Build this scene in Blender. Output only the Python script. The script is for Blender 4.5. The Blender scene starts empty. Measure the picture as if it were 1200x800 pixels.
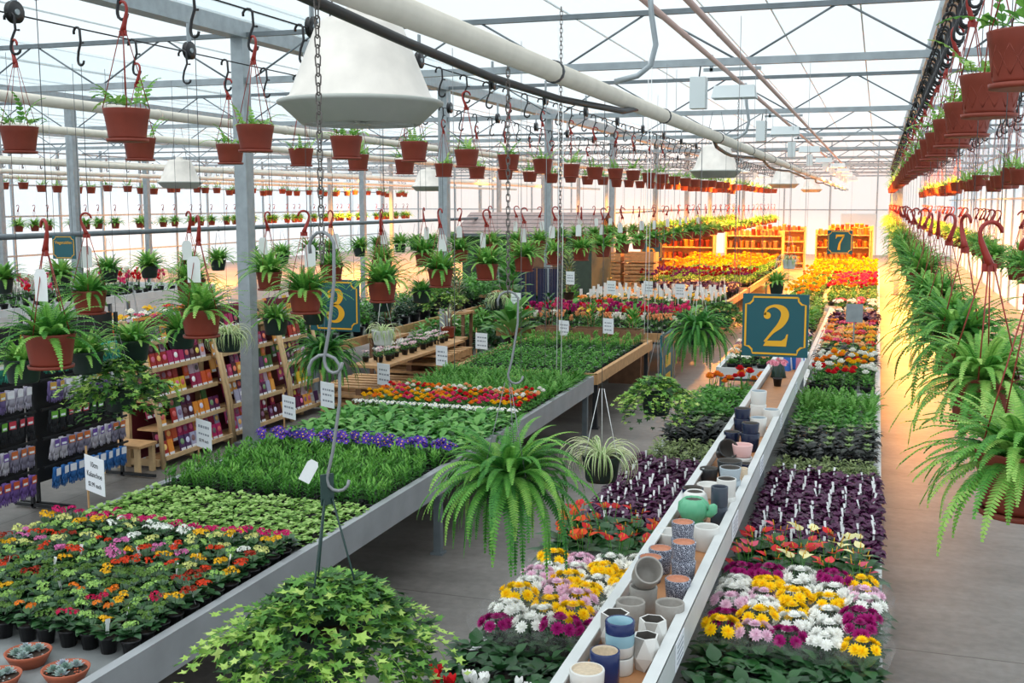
import bpy, math, random
from mathutils import Vector, Matrix, Quaternion
R = random.Random(7)
PI = math.pi
sc = bpy.context.scene
COL = bpy.data.collections.new('greenhouse'); sc.collection.children.link(COL)
LINK = COL.objects.link

# ------------------------------------------------------------------ materials
MATS = {}
def _nt(name):
    m = bpy.data.materials.new(name); m.use_nodes = True
    nt = m.node_tree; nt.nodes.clear()
    out = nt.nodes.new('ShaderNodeOutputMaterial')
    MATS[name] = m
    return m, nt, out
def srgb(c):
    return tuple(((x/12.92) if x <= .04045 else ((x+.055)/1.055)**2.4) for x in c)
def H(h):
    return srgb(tuple(int(h[i:i+2], 16)/255 for i in (0, 2, 4)))
def plain(name, h, rough=.5, metal=0., noise=0., nscale=20., emit=0., bump=0., spec=.5):
    m, nt, out = _nt(name)
    b = nt.nodes.new('ShaderNodeBsdfPrincipled')
    c = H(h)
    b.inputs['Roughness'].default_value = rough; b.inputs['Metallic'].default_value = metal
    b.inputs['Specular IOR Level'].default_value = spec
    if noise or bump:
        tc = nt.nodes.new('ShaderNodeTexCoord'); n = nt.nodes.new('ShaderNodeTexNoise')
        n.inputs['Scale'].default_value = nscale; n.inputs['Detail'].default_value = 5
        nt.links.new(tc.outputs['Object'], n.inputs['Vector'])
        if noise:
            r = nt.nodes.new('ShaderNodeValToRGB')
            r.color_ramp.elements[0].position = .3; r.color_ramp.elements[1].position = .7
            r.color_ramp.elements[0].color = (*[x*(1-noise) for x in c], 1)
            r.color_ramp.elements[1].color = (*[min(1, x*(1+noise)) for x in c], 1)
            nt.links.new(n.outputs['Fac'], r.inputs['Fac']); nt.links.new(r.outputs['Color'], b.inputs['Base Color'])
        else: b.inputs['Base Color'].default_value = (*c, 1)
        if bump:
            bp = nt.nodes.new('ShaderNodeBump'); bp.inputs['Strength'].default_value = bump; bp.inputs['Distance'].default_value = .01
            nt.links.new(n.outputs['Fac'], bp.inputs['Height']); nt.links.new(bp.outputs['Normal'], b.inputs['Normal'])
    else: b.inputs['Base Color'].default_value = (*c, 1)
    if emit:
        b.inputs['Emission Color'].default_value = (*c, 1); b.inputs['Emission Strength'].default_value = emit
    nt.links.new(b.outputs['BSDF'], out.inputs['Surface'])
    return m
def leafm(name, cols, trans=.3, rough=.45, spec=.35):
    """leaf material: colour varies from leaf to leaf (face attribute tint) and a little from plant to plant"""
    m, nt, out = _nt(name)
    at = nt.nodes.new('ShaderNodeAttribute'); at.attribute_name = 'tint'
    oi = nt.nodes.new('ShaderNodeObjectInfo')
    ad = nt.nodes.new('ShaderNodeMath'); ad.operation = 'MULTIPLY_ADD'; ad.inputs[1].default_value = .22; 
    nt.links.new(oi.outputs['Random'], ad.inputs[0]); 
    sb = nt.nodes.new('ShaderNodeMath'); sb.operation = 'SUBTRACT'; sb.inputs[1].default_value = .11
    nt.links.new(at.outputs['Fac'], sb.inputs[0]); nt.links.new(sb.outputs[0], ad.inputs[2])
    r = nt.nodes.new('ShaderNodeValToRGB'); el = r.color_ramp.elements
    while len(el) < len(cols): el.new(.5)
    for i, c in enumerate(cols):
        el[i].position = i/(len(cols)-1); el[i].color = (*H(c), 1)
    nt.links.new(ad.outputs[0], r.inputs['Fac'])
    b = nt.nodes.new('ShaderNodeBsdfPrincipled'); b.inputs['Roughness'].default_value = rough
    b.inputs['Specular IOR Level'].default_value = spec
    t = nt.nodes.new('ShaderNodeBsdfTranslucent'); mx = nt.nodes.new('ShaderNodeMixShader'); mx.inputs[0].default_value = trans
    for s, k in ((b, 'Base Color'), (t, 'Color')): nt.links.new(r.outputs['Color'], s.inputs[k])
    nt.links.new(b.outputs[0], mx.inputs[1]); nt.links.new(t.outputs[0], mx.inputs[2]); nt.links.new(mx.outputs[0], out.inputs['Surface'])
    return m
def petalm(name, trans=.25):
    """petals take the colour of the object they belong to"""
    m, nt, out = _nt(name)
    oi = nt.nodes.new('ShaderNodeObjectInfo')
    at = nt.nodes.new('ShaderNodeAttribute'); at.attribute_name = 'tint'
    hs = nt.nodes.new('ShaderNodeHueSaturation')
    mr = nt.nodes.new('ShaderNodeMapRange'); mr.inputs[3].default_value = .85; mr.inputs[4].default_value = 1.3
    nt.links.new(at.outputs['Fac'], mr.inputs[0]); nt.links.new(mr.outputs[0], hs.inputs['Value'])
    nt.links.new(oi.outputs['Color'], hs.inputs['Color'])
    b = nt.nodes.new('ShaderNodeBsdfPrincipled'); b.inputs['Roughness'].default_value = .55; b.inputs['Specular IOR Level'].default_value = .25
    t = nt.nodes.new('ShaderNodeBsdfTranslucent'); mx = nt.nodes.new('ShaderNodeMixShader'); mx.inputs[0].default_value = trans
    for s, k in ((b, 'Base Color'), (t, 'Color')): nt.links.new(hs.outputs['Color'], s.inputs[k])
    nt.links.new(b.outputs[0], mx.inputs[1]); nt.links.new(t.outputs[0], mx.inputs[2]); nt.links.new(mx.outputs[0], out.inputs['Surface'])
    return m
def filmm(name, clear, tint):
    """clear or milky plastic sheet: part of the light goes straight through, part is scattered"""
    m, nt, out = _nt(name)
    tr = nt.nodes.new('ShaderNodeBsdfTransparent'); tr.inputs[0].default_value = (*tint, 1)
    df = nt.nodes.new('ShaderNodeBsdfTranslucent'); df.inputs[0].default_value = (*tint, 1)
    gl = nt.nodes.new('ShaderNodeBsdfPrincipled'); gl.inputs['Base Color'].default_value = (*tint, 1); gl.inputs['Roughness'].default_value = .3
    m1 = nt.nodes.new('ShaderNodeMixShader'); m1.inputs[0].default_value = .6
    nt.links.new(gl.outputs[0], m1.inputs[1]); nt.links.new(df.outputs[0], m1.inputs[2])
    m2 = nt.nodes.new('ShaderNodeMixShader'); m2.inputs[0].default_value = clear
    nt.links.new(m1.outputs[0], m2.inputs[1]); nt.links.new(tr.outputs[0], m2.inputs[2])
    nt.links.new(m2.outputs[0], out.inputs['Surface'])
    return m

filmm('roof_film', .80, (.93, .98, 1.0)); filmm('wall_film', .62, (.93, .97, 1.0)); filmm('far_film', .22, (1, .9, .85)); filmm('sleeve_film', .93, (1, 1, 1))
plain('galv', '9aa3a8', .45, .35, .12, 9); plain('galv_dark', '6d767b', .5, .3, .12, 9); plain('bench_metal', 'a3a6aa', .5, .3, .1, 5)
plain('tray_metal', '8d9192', .55, .2, .15, 6)
plain('white_pipe', 'd9d3c6', .5, 0, .06, 8); plain('black_hose', '23262a', .5); plain('pink_pipe', 'c9aca4', .5, 0, .06, 8)
plain('white_enamel', 'd8d2ca', .45, 0, .12, 6); plain('grey_enamel', 'a9aca6', .45, 0, .08, 7); plain('white_box', 'cfd8da', .45)
plain('black_plastic', '17171b', .4); plain('black_wire', '1c1d20', .5); plain('grey_wire', '878a8c', .45, .4); plain('dark_wire', '4a4d50', .5)
plain('green_plastic', '1f3a36', .45); plain('dark_green_pot', '1b2c28', .45); plain('red_plastic', '96271d', .38); plain('cord_red', '8a3326', .5)
plain('terracotta', '823423', .55, 0, .1, 14); plain('terra_soil', '3a2a20', .9, 0, .3, 60); plain('clay', 'a9583c', .6, 0, .12, 16)
plain('white_plastic', 'e4e6e6', .4); plain('paper', 'e9ecf2', .6); plain('ink', '2b2f38', .7); plain('ink_light', '8c929e', .7)
plain('sign_teal', '17565f', .42); plain('sign_gold', 'eaae22', .45); plain('rust_chain', '6d6763', .55, .5, .3, 40)
plain('wood', 'b98f62', .65, 0, .18, 12); plain('wood_pale', 'cbab80', .65, 0, .15, 12); plain('wood_dark', '7d5940', .7, 0, .2, 10); plain('plank', 'b57f54', .5, 0, .12, 10)
plain('shelf_white', 'd3d6d6', .45, .1, .05, 6); plain('glz_white', 'dddcd8', .3); plain('glz_grey', '9b9690', .5, 0, .06, 60); plain('glz_cream', 'c9b79e', .6, 0, .12, 80)
plain('glz_navy', '1b2440', .25); plain('glz_slate', '3c4553', .35); plain('glz_black', '25282b', .3); plain('glz_blue', '1a2a5c', .18); plain('glz_pale', 'a7b4bd', .3)
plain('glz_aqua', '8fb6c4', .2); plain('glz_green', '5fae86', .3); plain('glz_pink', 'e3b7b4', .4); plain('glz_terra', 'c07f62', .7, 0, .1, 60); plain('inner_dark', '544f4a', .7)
plain('soil', '241c16', .95, 0, .3, 60); plain('cloth_blue', '2f6cc0', .7); plain('cloth_pink', 'd98aa0', .7); plain('orange_tub', 'd9882f', .5)
plain('navy_cloth', '1f2547', .8); plain('shed_wall', '3d4b41', .7, 0, .15, 8); plain('shingle', '9d8a86', .8, 0, .15, 12); plain('stone', '8f918f', .8, 0, .2, 30)
plain('bulb', 'ffb24a', .4, emit=30.0); plain('crimson_box', '6b1d2a', .6)
# patterned glaze: navy with a fine pale print
m, nt, out = _nt('glz_print')
tc = nt.nodes.new('ShaderNodeTexCoord'); vo = nt.nodes.new('ShaderNodeTexVoronoi'); vo.feature = 'DISTANCE_TO_EDGE'; vo.inputs['Scale'].default_value = 125
rp = nt.nodes.new('ShaderNodeValToRGB'); rp.color_ramp.interpolation = 'CONSTANT'
rp.color_ramp.elements[0].color = (*H('c3c8d6'), 1); rp.color_ramp.elements[1].position = .07; rp.color_ramp.elements[1].color = (*H('1c2340'), 1)
b = nt.nodes.new('ShaderNodeBsdfPrincipled'); b.inputs['Roughness'].default_value = .35
nt.links.new(tc.outputs['Object'], vo.inputs['Vector']); nt.links.new(vo.outputs['Distance'], rp.inputs['Fac']); nt.links.new(rp.outputs['Color'], b.inputs['Base Color']); nt.links.new(b.outputs[0], out.inputs['Surface'])
# concrete floor: stains, trowel streaks and saw-cut joints
m, nt, out = _nt('concrete')
tc = nt.nodes.new('ShaderNodeTexCoord'); mp = nt.nodes.new('ShaderNodeMapping'); mp.inputs['Scale'].default_value = (.9, 2.2, 1)
n1 = nt.nodes.new('ShaderNodeTexNoise'); n1.inputs['Scale'].default_value = .9; n1.inputs['Detail'].default_value = 9; n1.inputs['Roughness'].default_value = .65
n2 = nt.nodes.new('ShaderNodeTexNoise'); n2.inputs['Scale'].default_value = 14; n2.inputs['Detail'].default_value = 6
nt.links.new(tc.outputs['Object'], mp.inputs[0]); nt.links.new(mp.outputs[0], n1.inputs['Vector']); nt.links.new(tc.outputs['Object'], n2.inputs['Vector'])
rp = nt.nodes.new('ShaderNodeValToRGB'); rp.color_ramp.elements[0].position = .3; rp.color_ramp.elements[1].position = .72
rp.color_ramp.elements[0].color = (*H('5c5855'), 1); rp.color_ramp.elements[1].color = (*H('7f7a76'), 1)
nt.links.new(n1.outputs['Fac'], rp.inputs['Fac'])
mx = nt.nodes.new('ShaderNodeMix'); mx.data_type = 'RGBA'; mx.blend_type = 'OVERLAY'; mx.inputs[0].default_value = .35
nt.links.new(rp.outputs['Color'], mx.inputs[6]); nt.links.new(n2.outputs['Fac'], mx.inputs[7])
br = nt.nodes.new('ShaderNodeTexBrick'); br.offset = 0; br.inputs['Scale'].default_value = 1; br.inputs['Mortar Size'].default_value = .006
br.inputs['Brick Width'].default_value = 3.0; br.inputs['Row Height'].default_value = 3.4
br.inputs['Color1'].default_value = (1, 1, 1, 1); br.inputs['Color2'].default_value = (1, 1, 1, 1); br.inputs['Mortar'].default_value = (.35, .33, .31, 1)
mp2 = nt.nodes.new('ShaderNodeMapping'); mp2.inputs['Location'].default_value = (1.2, 3.12, 0)
nt.links.new(tc.outputs['Object'], mp2.inputs[0]); nt.links.new(mp2.outputs[0], br.inputs['Vector'])
mu = nt.nodes.new('ShaderNodeMix'); mu.data_type = 'RGBA'; mu.blend_type = 'MULTIPLY'; mu.inputs[0].default_value = 1
nt.links.new(mx.outputs[2], mu.inputs[6]); nt.links.new(br.outputs['Color'], mu.inputs[7])
b = nt.nodes.new('ShaderNodeBsdfPrincipled'); b.inputs['Roughness'].default_value = .42; b.inputs['Specular IOR Level'].default_value = .5
nt.links.new(mu.outputs[2], b.inputs['Base Color'])
bp = nt.nodes.new('ShaderNodeBump'); bp.inputs['Strength'].default_value = .15; bp.inputs['Distance'].default_value = .01; nt.links.new(n2.outputs['Fac'], bp.inputs['Height']); nt.links.new(bp.outputs['Normal'], b.inputs['Normal'])
nt.links.new(b.outputs[0], out.inputs['Surface'])
# packet / glove fronts coloured by their object
def objcol(name, rough=.5):
    m, nt, out = _nt(name); oi = nt.nodes.new('ShaderNodeObjectInfo'); b = nt.nodes.new('ShaderNodeBsdfPrincipled'); b.inputs['Roughness'].default_value = rough
    nt.links.new(oi.outputs['Color'], b.inputs['Base Color']); nt.links.new(b.outputs[0], out.inputs['Surface'])
objcol('coloured', .45); objcol('knit', .8)
leafm('fern', ['275f26', '4c9238', '80ba52', 'b4d672'], .32)
leafm('fern_dark', ['215626', '3c8132', '66a845', '9cc95e'], .3)
leafm('sprout', ['4f8a3a', '79b24c', 'a9cf70'], .35)
leafm('ivy_leaf', ['1d3822', '34602d', '62993f', 'a4c95c', 'c9dd80'], .25)
leafm('kal_leaf', ['18331f', '254a2b', '386437', '568245'], .12, .35, .5)
leafm('dark_leaf', ['17331d', '245028', '366b33'], .15, .35, .5)
leafm('mid_leaf', ['2a6424', '4f9335', '80b850'], .28)
leafm('lime_leaf', ['4a7a35', '7fae50', 'a9cc74', 'c6dd94'], .3)
leafm('broad_leaf', ['2c6a2a', '44893a', '6faa54', '93c06e'], .28, .4)
leafm('herb_leaf', ['3a7a2e', '5a9a3e', '82b85c'], .3)
leafm('purple_leaf', ['2a0f24', '43183a', '5c2450', '70325f'], .15, .4, .5)
leafm('black_leaf', ['161a1a', '262b26', '3a4630', '7d9a58'], .12, .4, .5)
leafm('sage_leaf', ['5a6b42', '7d8f5a', 'a3ae78'], .25)
leafm('spider_green', ['4a7f35', '6da048', '8fbb62'], .25); leafm('spider_edge', ['cfd9a0', 'e3e8bd', 'f0f2d4'], .25)
leafm('succulent', ['7e9a8e', '9db4ac', 'b9b8cc'], .1, .5)
petalm('petal')
leafm('yellow_eye', ['d9a520', 'e6bd35'], .1)

# ------------------------------------------------------------------ mesh builder
class MB:
    def __init__(s): s.v = []; s.f = []; s.m = []; s.t = []; s.mats = []; s.smooth = set()
    def mi(s, name):
        if name not in s.mats: s.mats.append(name)
        return s.mats.index(name)
    def face(s, idx, mat, t=.5, sm=False):
        if sm: s.smooth.add(len(s.f))
        s.f.append(idx); s.m.append(s.mi(mat)); s.t.append(t)
    def poly(s, pts, mat, t=.5):
        b = len(s.v); s.v.extend(tuple(p) for p in pts); s.face(list(range(b, b+len(pts))), mat, t)
    def box(s, c, d, mat, rz=0, M=None, t=.5):
        b = len(s.v); cr, sr = math.cos(rz), math.sin(rz)
        for z in (-.5, .5):
            for x, y in ((-.5, -.5), (.5, -.5), (.5, .5), (-.5, .5)):
                p = Vector((x*d[0], y*d[1], z*d[2]))
                if M is not None: p = M @ p
                s.v.append((c[0]+p.x*cr-p.y*sr, c[1]+p.x*sr+p.y*cr, c[2]+p.z))
        for q in ((3, 2, 1, 0), (4, 5, 6, 7), (0, 1, 5, 4), (1, 2, 6, 5), (2, 3, 7, 6), (3, 0, 4, 7)): s.face([b+i for i in q], mat, t)
    def tube(s, pts, r, mat, n=6, close=False, t=.5):
        pts = [Vector(p) for p in pts]; k = len(pts); b = len(s.v)
        prev = None
        for i, p in enumerate(pts):
            if close: d = pts[(i+1) % k]-pts[i-1]
            else: d = pts[min(i+1, k-1)]-pts[max(i-1, 0)]
            d = d.normalized() if d.length > 1e-9 else Vector((0, 0, 1))
            if prev is None:
                a = d.orthogonal().normalized()
            else:
                a = prev-d*prev.dot(d); a = a.normalized() if a.length > 1e-6 else d.orthogonal().normalized()
            prev = a; c = d.cross(a); rr = r[i] if isinstance(r, (list, tuple)) else r
            for j in range(n):
                q = p+(a*math.cos(2*PI*j/n)+c*math.sin(2*PI*j/n))*rr; s.v.append(tuple(q))
        for i in range(k if close else k-1):
            i2 = (i+1) % k
            for j in range(n): s.face([b+i*n+j, b+i*n+(j+1) % n, b+i2*n+(j+1) % n, b+i2*n+j], mat, t, True)
        if not close:
            s.face([b+j for j in range(n)][::-1], mat, t); s.face([b+(k-1)*n+j for j in range(n)], mat, t)
    def lathe(s, prof, n, mat, c=(0, 0, 0), t=.5, sm=True, M=None, rf=None):
        """prof: (r, z[, material]) from bottom to top; r 0 closes"""
        b = len(s.v); c = Vector(c)
        for q in prof:
            for j in range(n):
                a = 2*PI*j/n; r = q[0]*(rf(a, q[1]) if rf else 1)
                p = Vector((r*math.cos(a), r*math.sin(a), q[1]))
                if M is not None: p = M @ p
                s.v.append(tuple(c+p))
        for i in range(len(prof)-1):
            mt = prof[i+1][2] if len(prof[i+1]) > 2 else mat
            for j in range(n): s.face([b+i*n+j, b+i*n+(j+1) % n, b+(i+1)*n+(j+1) % n, b+(i+1)*n+j], mt, t, sm)
        for i, rev in ((0, True), (len(prof)-1, False)):
            if prof[i][0] > 1e-6:
                q = [b+i*n+j for j in range(n)]; s.face(q[::-1] if rev else q, (prof[i][2] if len(prof[i]) > 2 else mat), t)
    def ribbon(s, pts, mat, t=.5, z=0., axis='xz'):
        """flat ribbon of varying width (x, y, w) laid in the x-z plane at y=z"""
        L, Rr = [], []
        k = len(pts)
        for i in range(k):
            x0, y0 = pts[max(i-1, 0)][:2]; x1, y1 = pts[min(i+1, k-1)][:2]
            dx, dy = x1-x0, y1-y0; l = math.hypot(dx, dy) or 1
            nx, ny = -dy/l, dx/l; x, y, w = pts[i]
            L.append((x+nx*w/2, y+ny*w/2)); Rr.append((x-nx*w/2, y-ny*w/2))
        b = len(s.v)
        for (x, y) in L+Rr: s.v.append((x, z, y))
        for i in range(k-1): s.face([b+k+i, b+k+i+1, b+i+1, b+i], mat, t)
    def leaf(s, p, az, el, L, W, droop, mat, t, n=3, prof=(.05, 1, .8, 0.02), fold=.2, edge=None, roll=0):
        """a leaf blade: starts at p, heads out at azimuth az and elevation el, bends down by droop radians"""
        b = len(s.v); p = Vector(p); e = el; side = Vector((-math.sin(az), math.cos(az), 0)); k = len(prof)-1
        out = Vector((math.cos(az), math.sin(az), 0))
        if roll:
            pass
        for i in range(k+1):
            up = -out*math.sin(e)+Vector((0, 0, math.cos(e)))
            sd = side*math.cos(roll)+up*math.sin(roll)
            w = prof[i]*W/2
            lift = up*(w*fold)
            s.v.append(tuple(p+sd*w+lift)); s.v.append(tuple(p)); s.v.append(tuple(p-sd*w+lift))
            if i < k:
                p = p+(out*math.cos(e)+Vector((0, 0, math.sin(e))))*(L/k); e -= droop/k
        for i in range(k):
            q = b+i*3
            s.face([q, q+1, q+4, q+3], mat, t, True); s.face([q+1, q+2, q+5, q+4], edge or mat, t, True)
    def star(s, c, nrm, r, petals, mat, t, inner=.42, twist=0., cup=0.):
        c = Vector(c); nrm = Vector(nrm).normalized(); a = nrm.orthogonal().normalized(); d = nrm.cross(a); b = len(s.v); k = petals*2
        s.v.append(tuple(c))
        for i in range(k):
            an = 2*PI*i/k+twist; rr = r if i % 2 == 0 else r*inner
            s.v.append(tuple(c+(a*math.cos(an)+d*math.sin(an))*rr+nrm*(cup*rr)))
        for i in range(petals):
            s.face([b, b+1+(2*i-1) % k, b+1+2*i, b+1+(2*i+1) % k], mat, t)
    def frond(s, p, az, el, L, droop, W, pairs, mat, t, rach='fern', curl=0.):
        """fern frond: arching midrib with a leaflet pair at every step"""
        p = Vector(p); e = el; out0 = az; k = pairs; pts = []
        for i in range(k+1):
            a = out0+curl*i/k
            d = Vector((math.cos(a)*math.cos(e), math.sin(a)*math.cos(e), math.sin(e)))
            up = Vector((-math.cos(a)*math.sin(e), -math.sin(a)*math.sin(e), math.cos(e)))
            pts.append((p.copy(), d, up)); p = p+d*(L/k); e = max(e-droop/k*(.5+1.0*i/k), -1.5)
        s.tube([q[0] for q in pts[::max(1, k//5)]], .0016*max(1, L/.3), rach, 3, t=t)
        st = L/k
        for i in range(1, k):
            q, d, up = pts[i]; sd = d.cross(up); u = i/k
            w = W/2*min(1, (u*6)**.6)*(1-u)**.55*(1.06 if i % 2 else .94)
            for sg in (1, -1):
                b = len(s.v); dirv = (sd*sg*.94+d*.33-up*.18)
                tip = q+dirv*w
                mid = q+dirv*w*.62+d*st*.44+up*.06*w; mid2 = q+dirv*w*.6-d*st*.30+up*.06*w
                s.v.extend((tuple(q+d*st*.42), tuple(q-d*st*.42), tuple(mid2), tuple(tip), tuple(mid)))
                s.face([b, b+1, b+2, b+3, b+4], mat, min(1, max(0, t+R.uniform(-.1, .1)+.22*u)))
    def merge(s, o, off=(0, 0, 0)):
        b = len(s.v); s.v.extend((x+off[0], y+off[1], z+off[2]) for x, y, z in o.v); fb = len(s.f)
        for f, mi, t in zip(o.f, o.m, o.t): s.face([b+i for i in f], o.mats[mi], t)
        s.smooth |= {fb+i for i in o.smooth}
    def mesh(s, name):
        me = bpy.data.meshes.new(name); me.from_pydata(s.v, [], s.f)
        for n in s.mats: me.materials.append(MATS[n])
        me.polygons.foreach_set('material_index', s.m)
        if s.smooth: me.polygons.foreach_set('use_smooth', [i in s.smooth for i in range(len(s.f))])
        a = me.attributes.new('tint', 'FLOAT', 'FACE'); a.data.foreach_set('value', s.t)
        me.update(); return me

ORD = 'zeroth first second third fourth fifth sixth seventh eighth ninth tenth eleventh twelfth'.split()
def nth(n):
    if n <= 12: return ORD[n]
    return '%d%s' % (n, 'th' if 10 <= n % 100 <= 20 else {1: 'st', 2: 'nd', 3: 'rd'}.get(n % 10, 'th'))
def tag(o, label, cat, group=None, kind=None):
    if label: o['label'] = label
    if cat: o['category'] = cat
    if group: o['group'] = group
    if kind: o['kind'] = kind
    return o
def thing(name, label, cat, loc, group=None, rz=0., kind=None):
    o = bpy.data.objects.new(name, None); o.empty_display_size = .05; LINK(o); o.location = loc; o.rotation_euler = (0, 0, rz)
    return tag(o, label, cat, group, kind)
def part(name, me, parent, loc=(0, 0, 0), rot=(0, 0, 0), scale=1., col=None, label=None):
    if isinstance(me, MB): me = me.mesh(name)
    o = bpy.data.objects.new(name, me); LINK(o); o.parent = parent; o.location = loc; o.rotation_euler = rot
    o.scale = (scale,)*3 if not isinstance(scale, tuple) else scale
    if col: o.color = (*col, 1)
    if label: o['label'] = label
    return o
def solo(name, me, label, cat, loc=(0, 0, 0), group=None, rz=0., scale=1., col=None, kind=None):
    if isinstance(me, MB): me = me.mesh(name)
    o = bpy.data.objects.new(name, me); LINK(o); o.location = loc; o.rotation_euler = (0, 0, rz)
    o.scale = (scale,)*3 if not isinstance(scale, tuple) else scale
    if col: o.color = (*col, 1)
    return tag(o, label, cat, group, kind)
def structure(name, mb, loc=(0, 0, 0), label=None):
    return solo(name, mb, label, None, loc, kind='structure')
def textmesh(txt, size, mat, name='lettering'):
    cu = bpy.data.curves.new('lettering_curve', 'FONT'); cu.body = txt; cu.size = size; cu.align_x = 'CENTER'; cu.align_y = 'CENTER'; cu.extrude = .0004
    o = bpy.data.objects.new('lettering_source', cu); LINK(o)
    dg = bpy.context.evaluated_depsgraph_get(); dg.update()
    me = bpy.data.meshes.new_from_object(o.evaluated_get(dg), depsgraph=dg); me.name = name
    bpy.data.objects.remove(o); bpy.data.curves.remove(cu)
    me.materials.clear(); me.materials.append(MATS[mat]); return me

# ------------------------------------------------------------------ camera
FPX, CX, CY, VX, VY, CH = 1287.0, 600.0, 400.0, 1030.0, 237.0, 2.8
p_ = math.atan((CY-VY)/FPX); up = Vector((0, math.cos(p_), math.sin(p_)))
d_ = Vector((VX-CX, -(VY-CY), -FPX)).normalized(); Yc = (d_-up*d_.dot(up)).normalized(); Xc = Yc.cross(up)
rot = Matrix((Xc, Yc, up))
cam = bpy.data.cameras.new('camera'); cam.sensor_width = 36; cam.lens = FPX/1200*36; cam.clip_end = 300; cam.clip_start = .05
co = bpy.data.objects.new('camera', cam); LINK(co); co.matrix_world = Matrix.Translation((0, 0, CH)) @ rot.to_4x4(); sc.camera = co

# ------------------------------------------------------------------ light
w = bpy.data.worlds.new('overcast'); sc.world = w; w.use_nodes = True
bg = w.node_tree.nodes["Background"]; bg.inputs[0].default_value = (.90, .965, 1.0, 1); bg.inputs[1].default_value = .93
sun = bpy.data.lights.new('overcast_sun', 'SUN'); sun.energy = 2.2; sun.angle = math.radians(100); sun.color = (1, .98, .95)
so = bpy.data.objects.new('overcast_sun', sun); LINK(so); so.rotation_euler = (math.radians(18), math.radians(-14), 0)
so['kind'] = 'helper'
sc.view_settings.view_transform = 'Standard'; sc.view_settings.look = 'None'; sc.view_settings.gamma = 1; sc.view_settings.use_curve_mapping = False
sc.view_settings.exposure = .26
sc.cycles.max_bounces = 7; sc.cycles.diffuse_bounces = 3; sc.cycles.transparent_max_bounces = 24; sc.cycles.glossy_bounces = 2; sc.cycles.transmission_bounces = 4
sc.cycles.use_denoising = True; sc.cycles.sample_clamp_indirect = 4

# ------------------------------------------------------------------ the setting
XL, XR, Y0, Y1 = -29.2, 3.6, -3.0, 62.0
BAYS = [(-29.2, -21.75), (-21.75, -14.3), (-14.3, -6.85), (-6.85, .6), (.6, 8.05)]
mb = MB(); mb.box(((XL+XR)/2, (Y0+Y1)/2, -.05), (XR-XL, Y1-Y0, .1), 'concrete'); structure('floor', mb)
mb = MB()
for a, b_ in BAYS:
    c = (a+b_)/2; rise = 1.55
    xs = [(a, 4.78), (c, 4.78+rise), (b_, 4.78)]
    if b_ > XR:
        xs = [(a, 4.78), (XR, 4.78+rise*(XR-a)/(c-a))]
    for (x0, z0), (x1, z1) in zip(xs, xs[1:]): mb.poly([(x0, Y0, z0), (x0, Y1, z0), (x1, Y1, z1), (x1, Y0, z1)], 'roof_film')
structure('ceiling', mb)
k = 0
for a, b_ in BAYS:                      # purlins under the film
    for u in (.12, .3, .5, .7, .88):
        x = a+(b_-a)*u; z = 4.72+1.55*(1-abs(u-.5)*2)
        if x > XR: continue
        mb = MB(); mb.box((x, (Y0+Y1)/2, z), (.018, Y1-Y0, .022), 'white_box'); k += 1; structure('trim_%d' % k, mb)
def filmwall(name, x0, y0, x1, y1, z0, z1, pitch, mat='wall_film', rib=.03):
    mb = MB(); L = math.hypot(x1-x0, y1-y0); n = max(1, int(L/pitch)); dx, dy = (x1-x0)/L, (y1-y0)/L; nx, ny = -dy, dx
    for i in range(n):
        u0, u1, u2 = L*i/n, L*(i+.7)/n, L*(i+1)/n
        for ua, ub, oa, ob in ((u0, u1, 0, 0), (u1, (u1+u2)/2, 0, rib), ((u1+u2)/2, u2, rib, 0)):
            mb.poly([(x0+dx*ua+nx*oa, y0+dy*ua+ny*oa, z0), (x0+dx*ub+nx*ob, y0+dy*ub+ny*ob, z0), (x0+dx*ub+nx*ob, y0+dy*ub+ny*ob, z1), (x0+dx*ua+nx*oa, y0+dy*ua+ny*oa, z1)], mat)
    return structure(name, mb)
filmwall('wall_right', XR, Y0, XR, Y1, 0, 6.2, .22)
filmwall('wall_left', XL, Y0, XL, Y1, 0, 4.8, 1.2)
filmwall('wall_far', XL, Y1, XR, Y1, 0, 6.3, 1.2, 'far_film')
filmwall('wall_near', XL, Y0, XR, Y0, 0, 6.3, 1.2)
k = 40
for x in [XL+.05+1.2*i for i in range(0)]: pass
for i in range(26):                     # mullions and rails of the left wall
    mb = MB(); mb.box((XL+.1, Y0+2.4*i+1, 2.4), (.08, .07, 4.8), 'galv'); k += 1; structure('trim_%d' % k, mb)
for z in (.9, 2.3, 3.4, 4.6):
    mb = MB(); mb.box((XL+.16, (Y0+Y1)/2, z), (.05, Y1-Y0, .06), 'galv'); k += 1; structure('trim_%d' % k, mb)
for i in range(14):
    mb = MB(); mb.box((XL+.3+2.4*i, Y1-.1, 3.0), (.07, .08, 6), 'galv'); k += 1; structure('trim_%d' % k, mb)
for z in (2.4, 4.4):
    mb = MB(); mb.box(((XL+XR)/2, Y1-.16, z), (XR-XL, .05, .06), 'galv'); k += 1; structure('trim_%d' % k, mb)
for i in range(28):                     # ribs of the right wall
    mb = MB(); mb.box((XR-.06, 2.0+2.1*i, 3.0), (.05, .09, 6.0), 'galv'); k += 1; structure('trim_%d' % k, mb)
for z in (1.0, 2.9, 4.2):
    mb = MB(); mb.box((XR-.1, (Y0+Y1)/2, z), (.04, Y1-Y0, .05), 'galv'); k += 1; structure('trim_%d' % k, mb)
mb = MB(); mb.box((-1.0, Y1-.2, 1.1), (1.8, .1, 2.2), 'white_box'); structure('door_1', mb)

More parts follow.
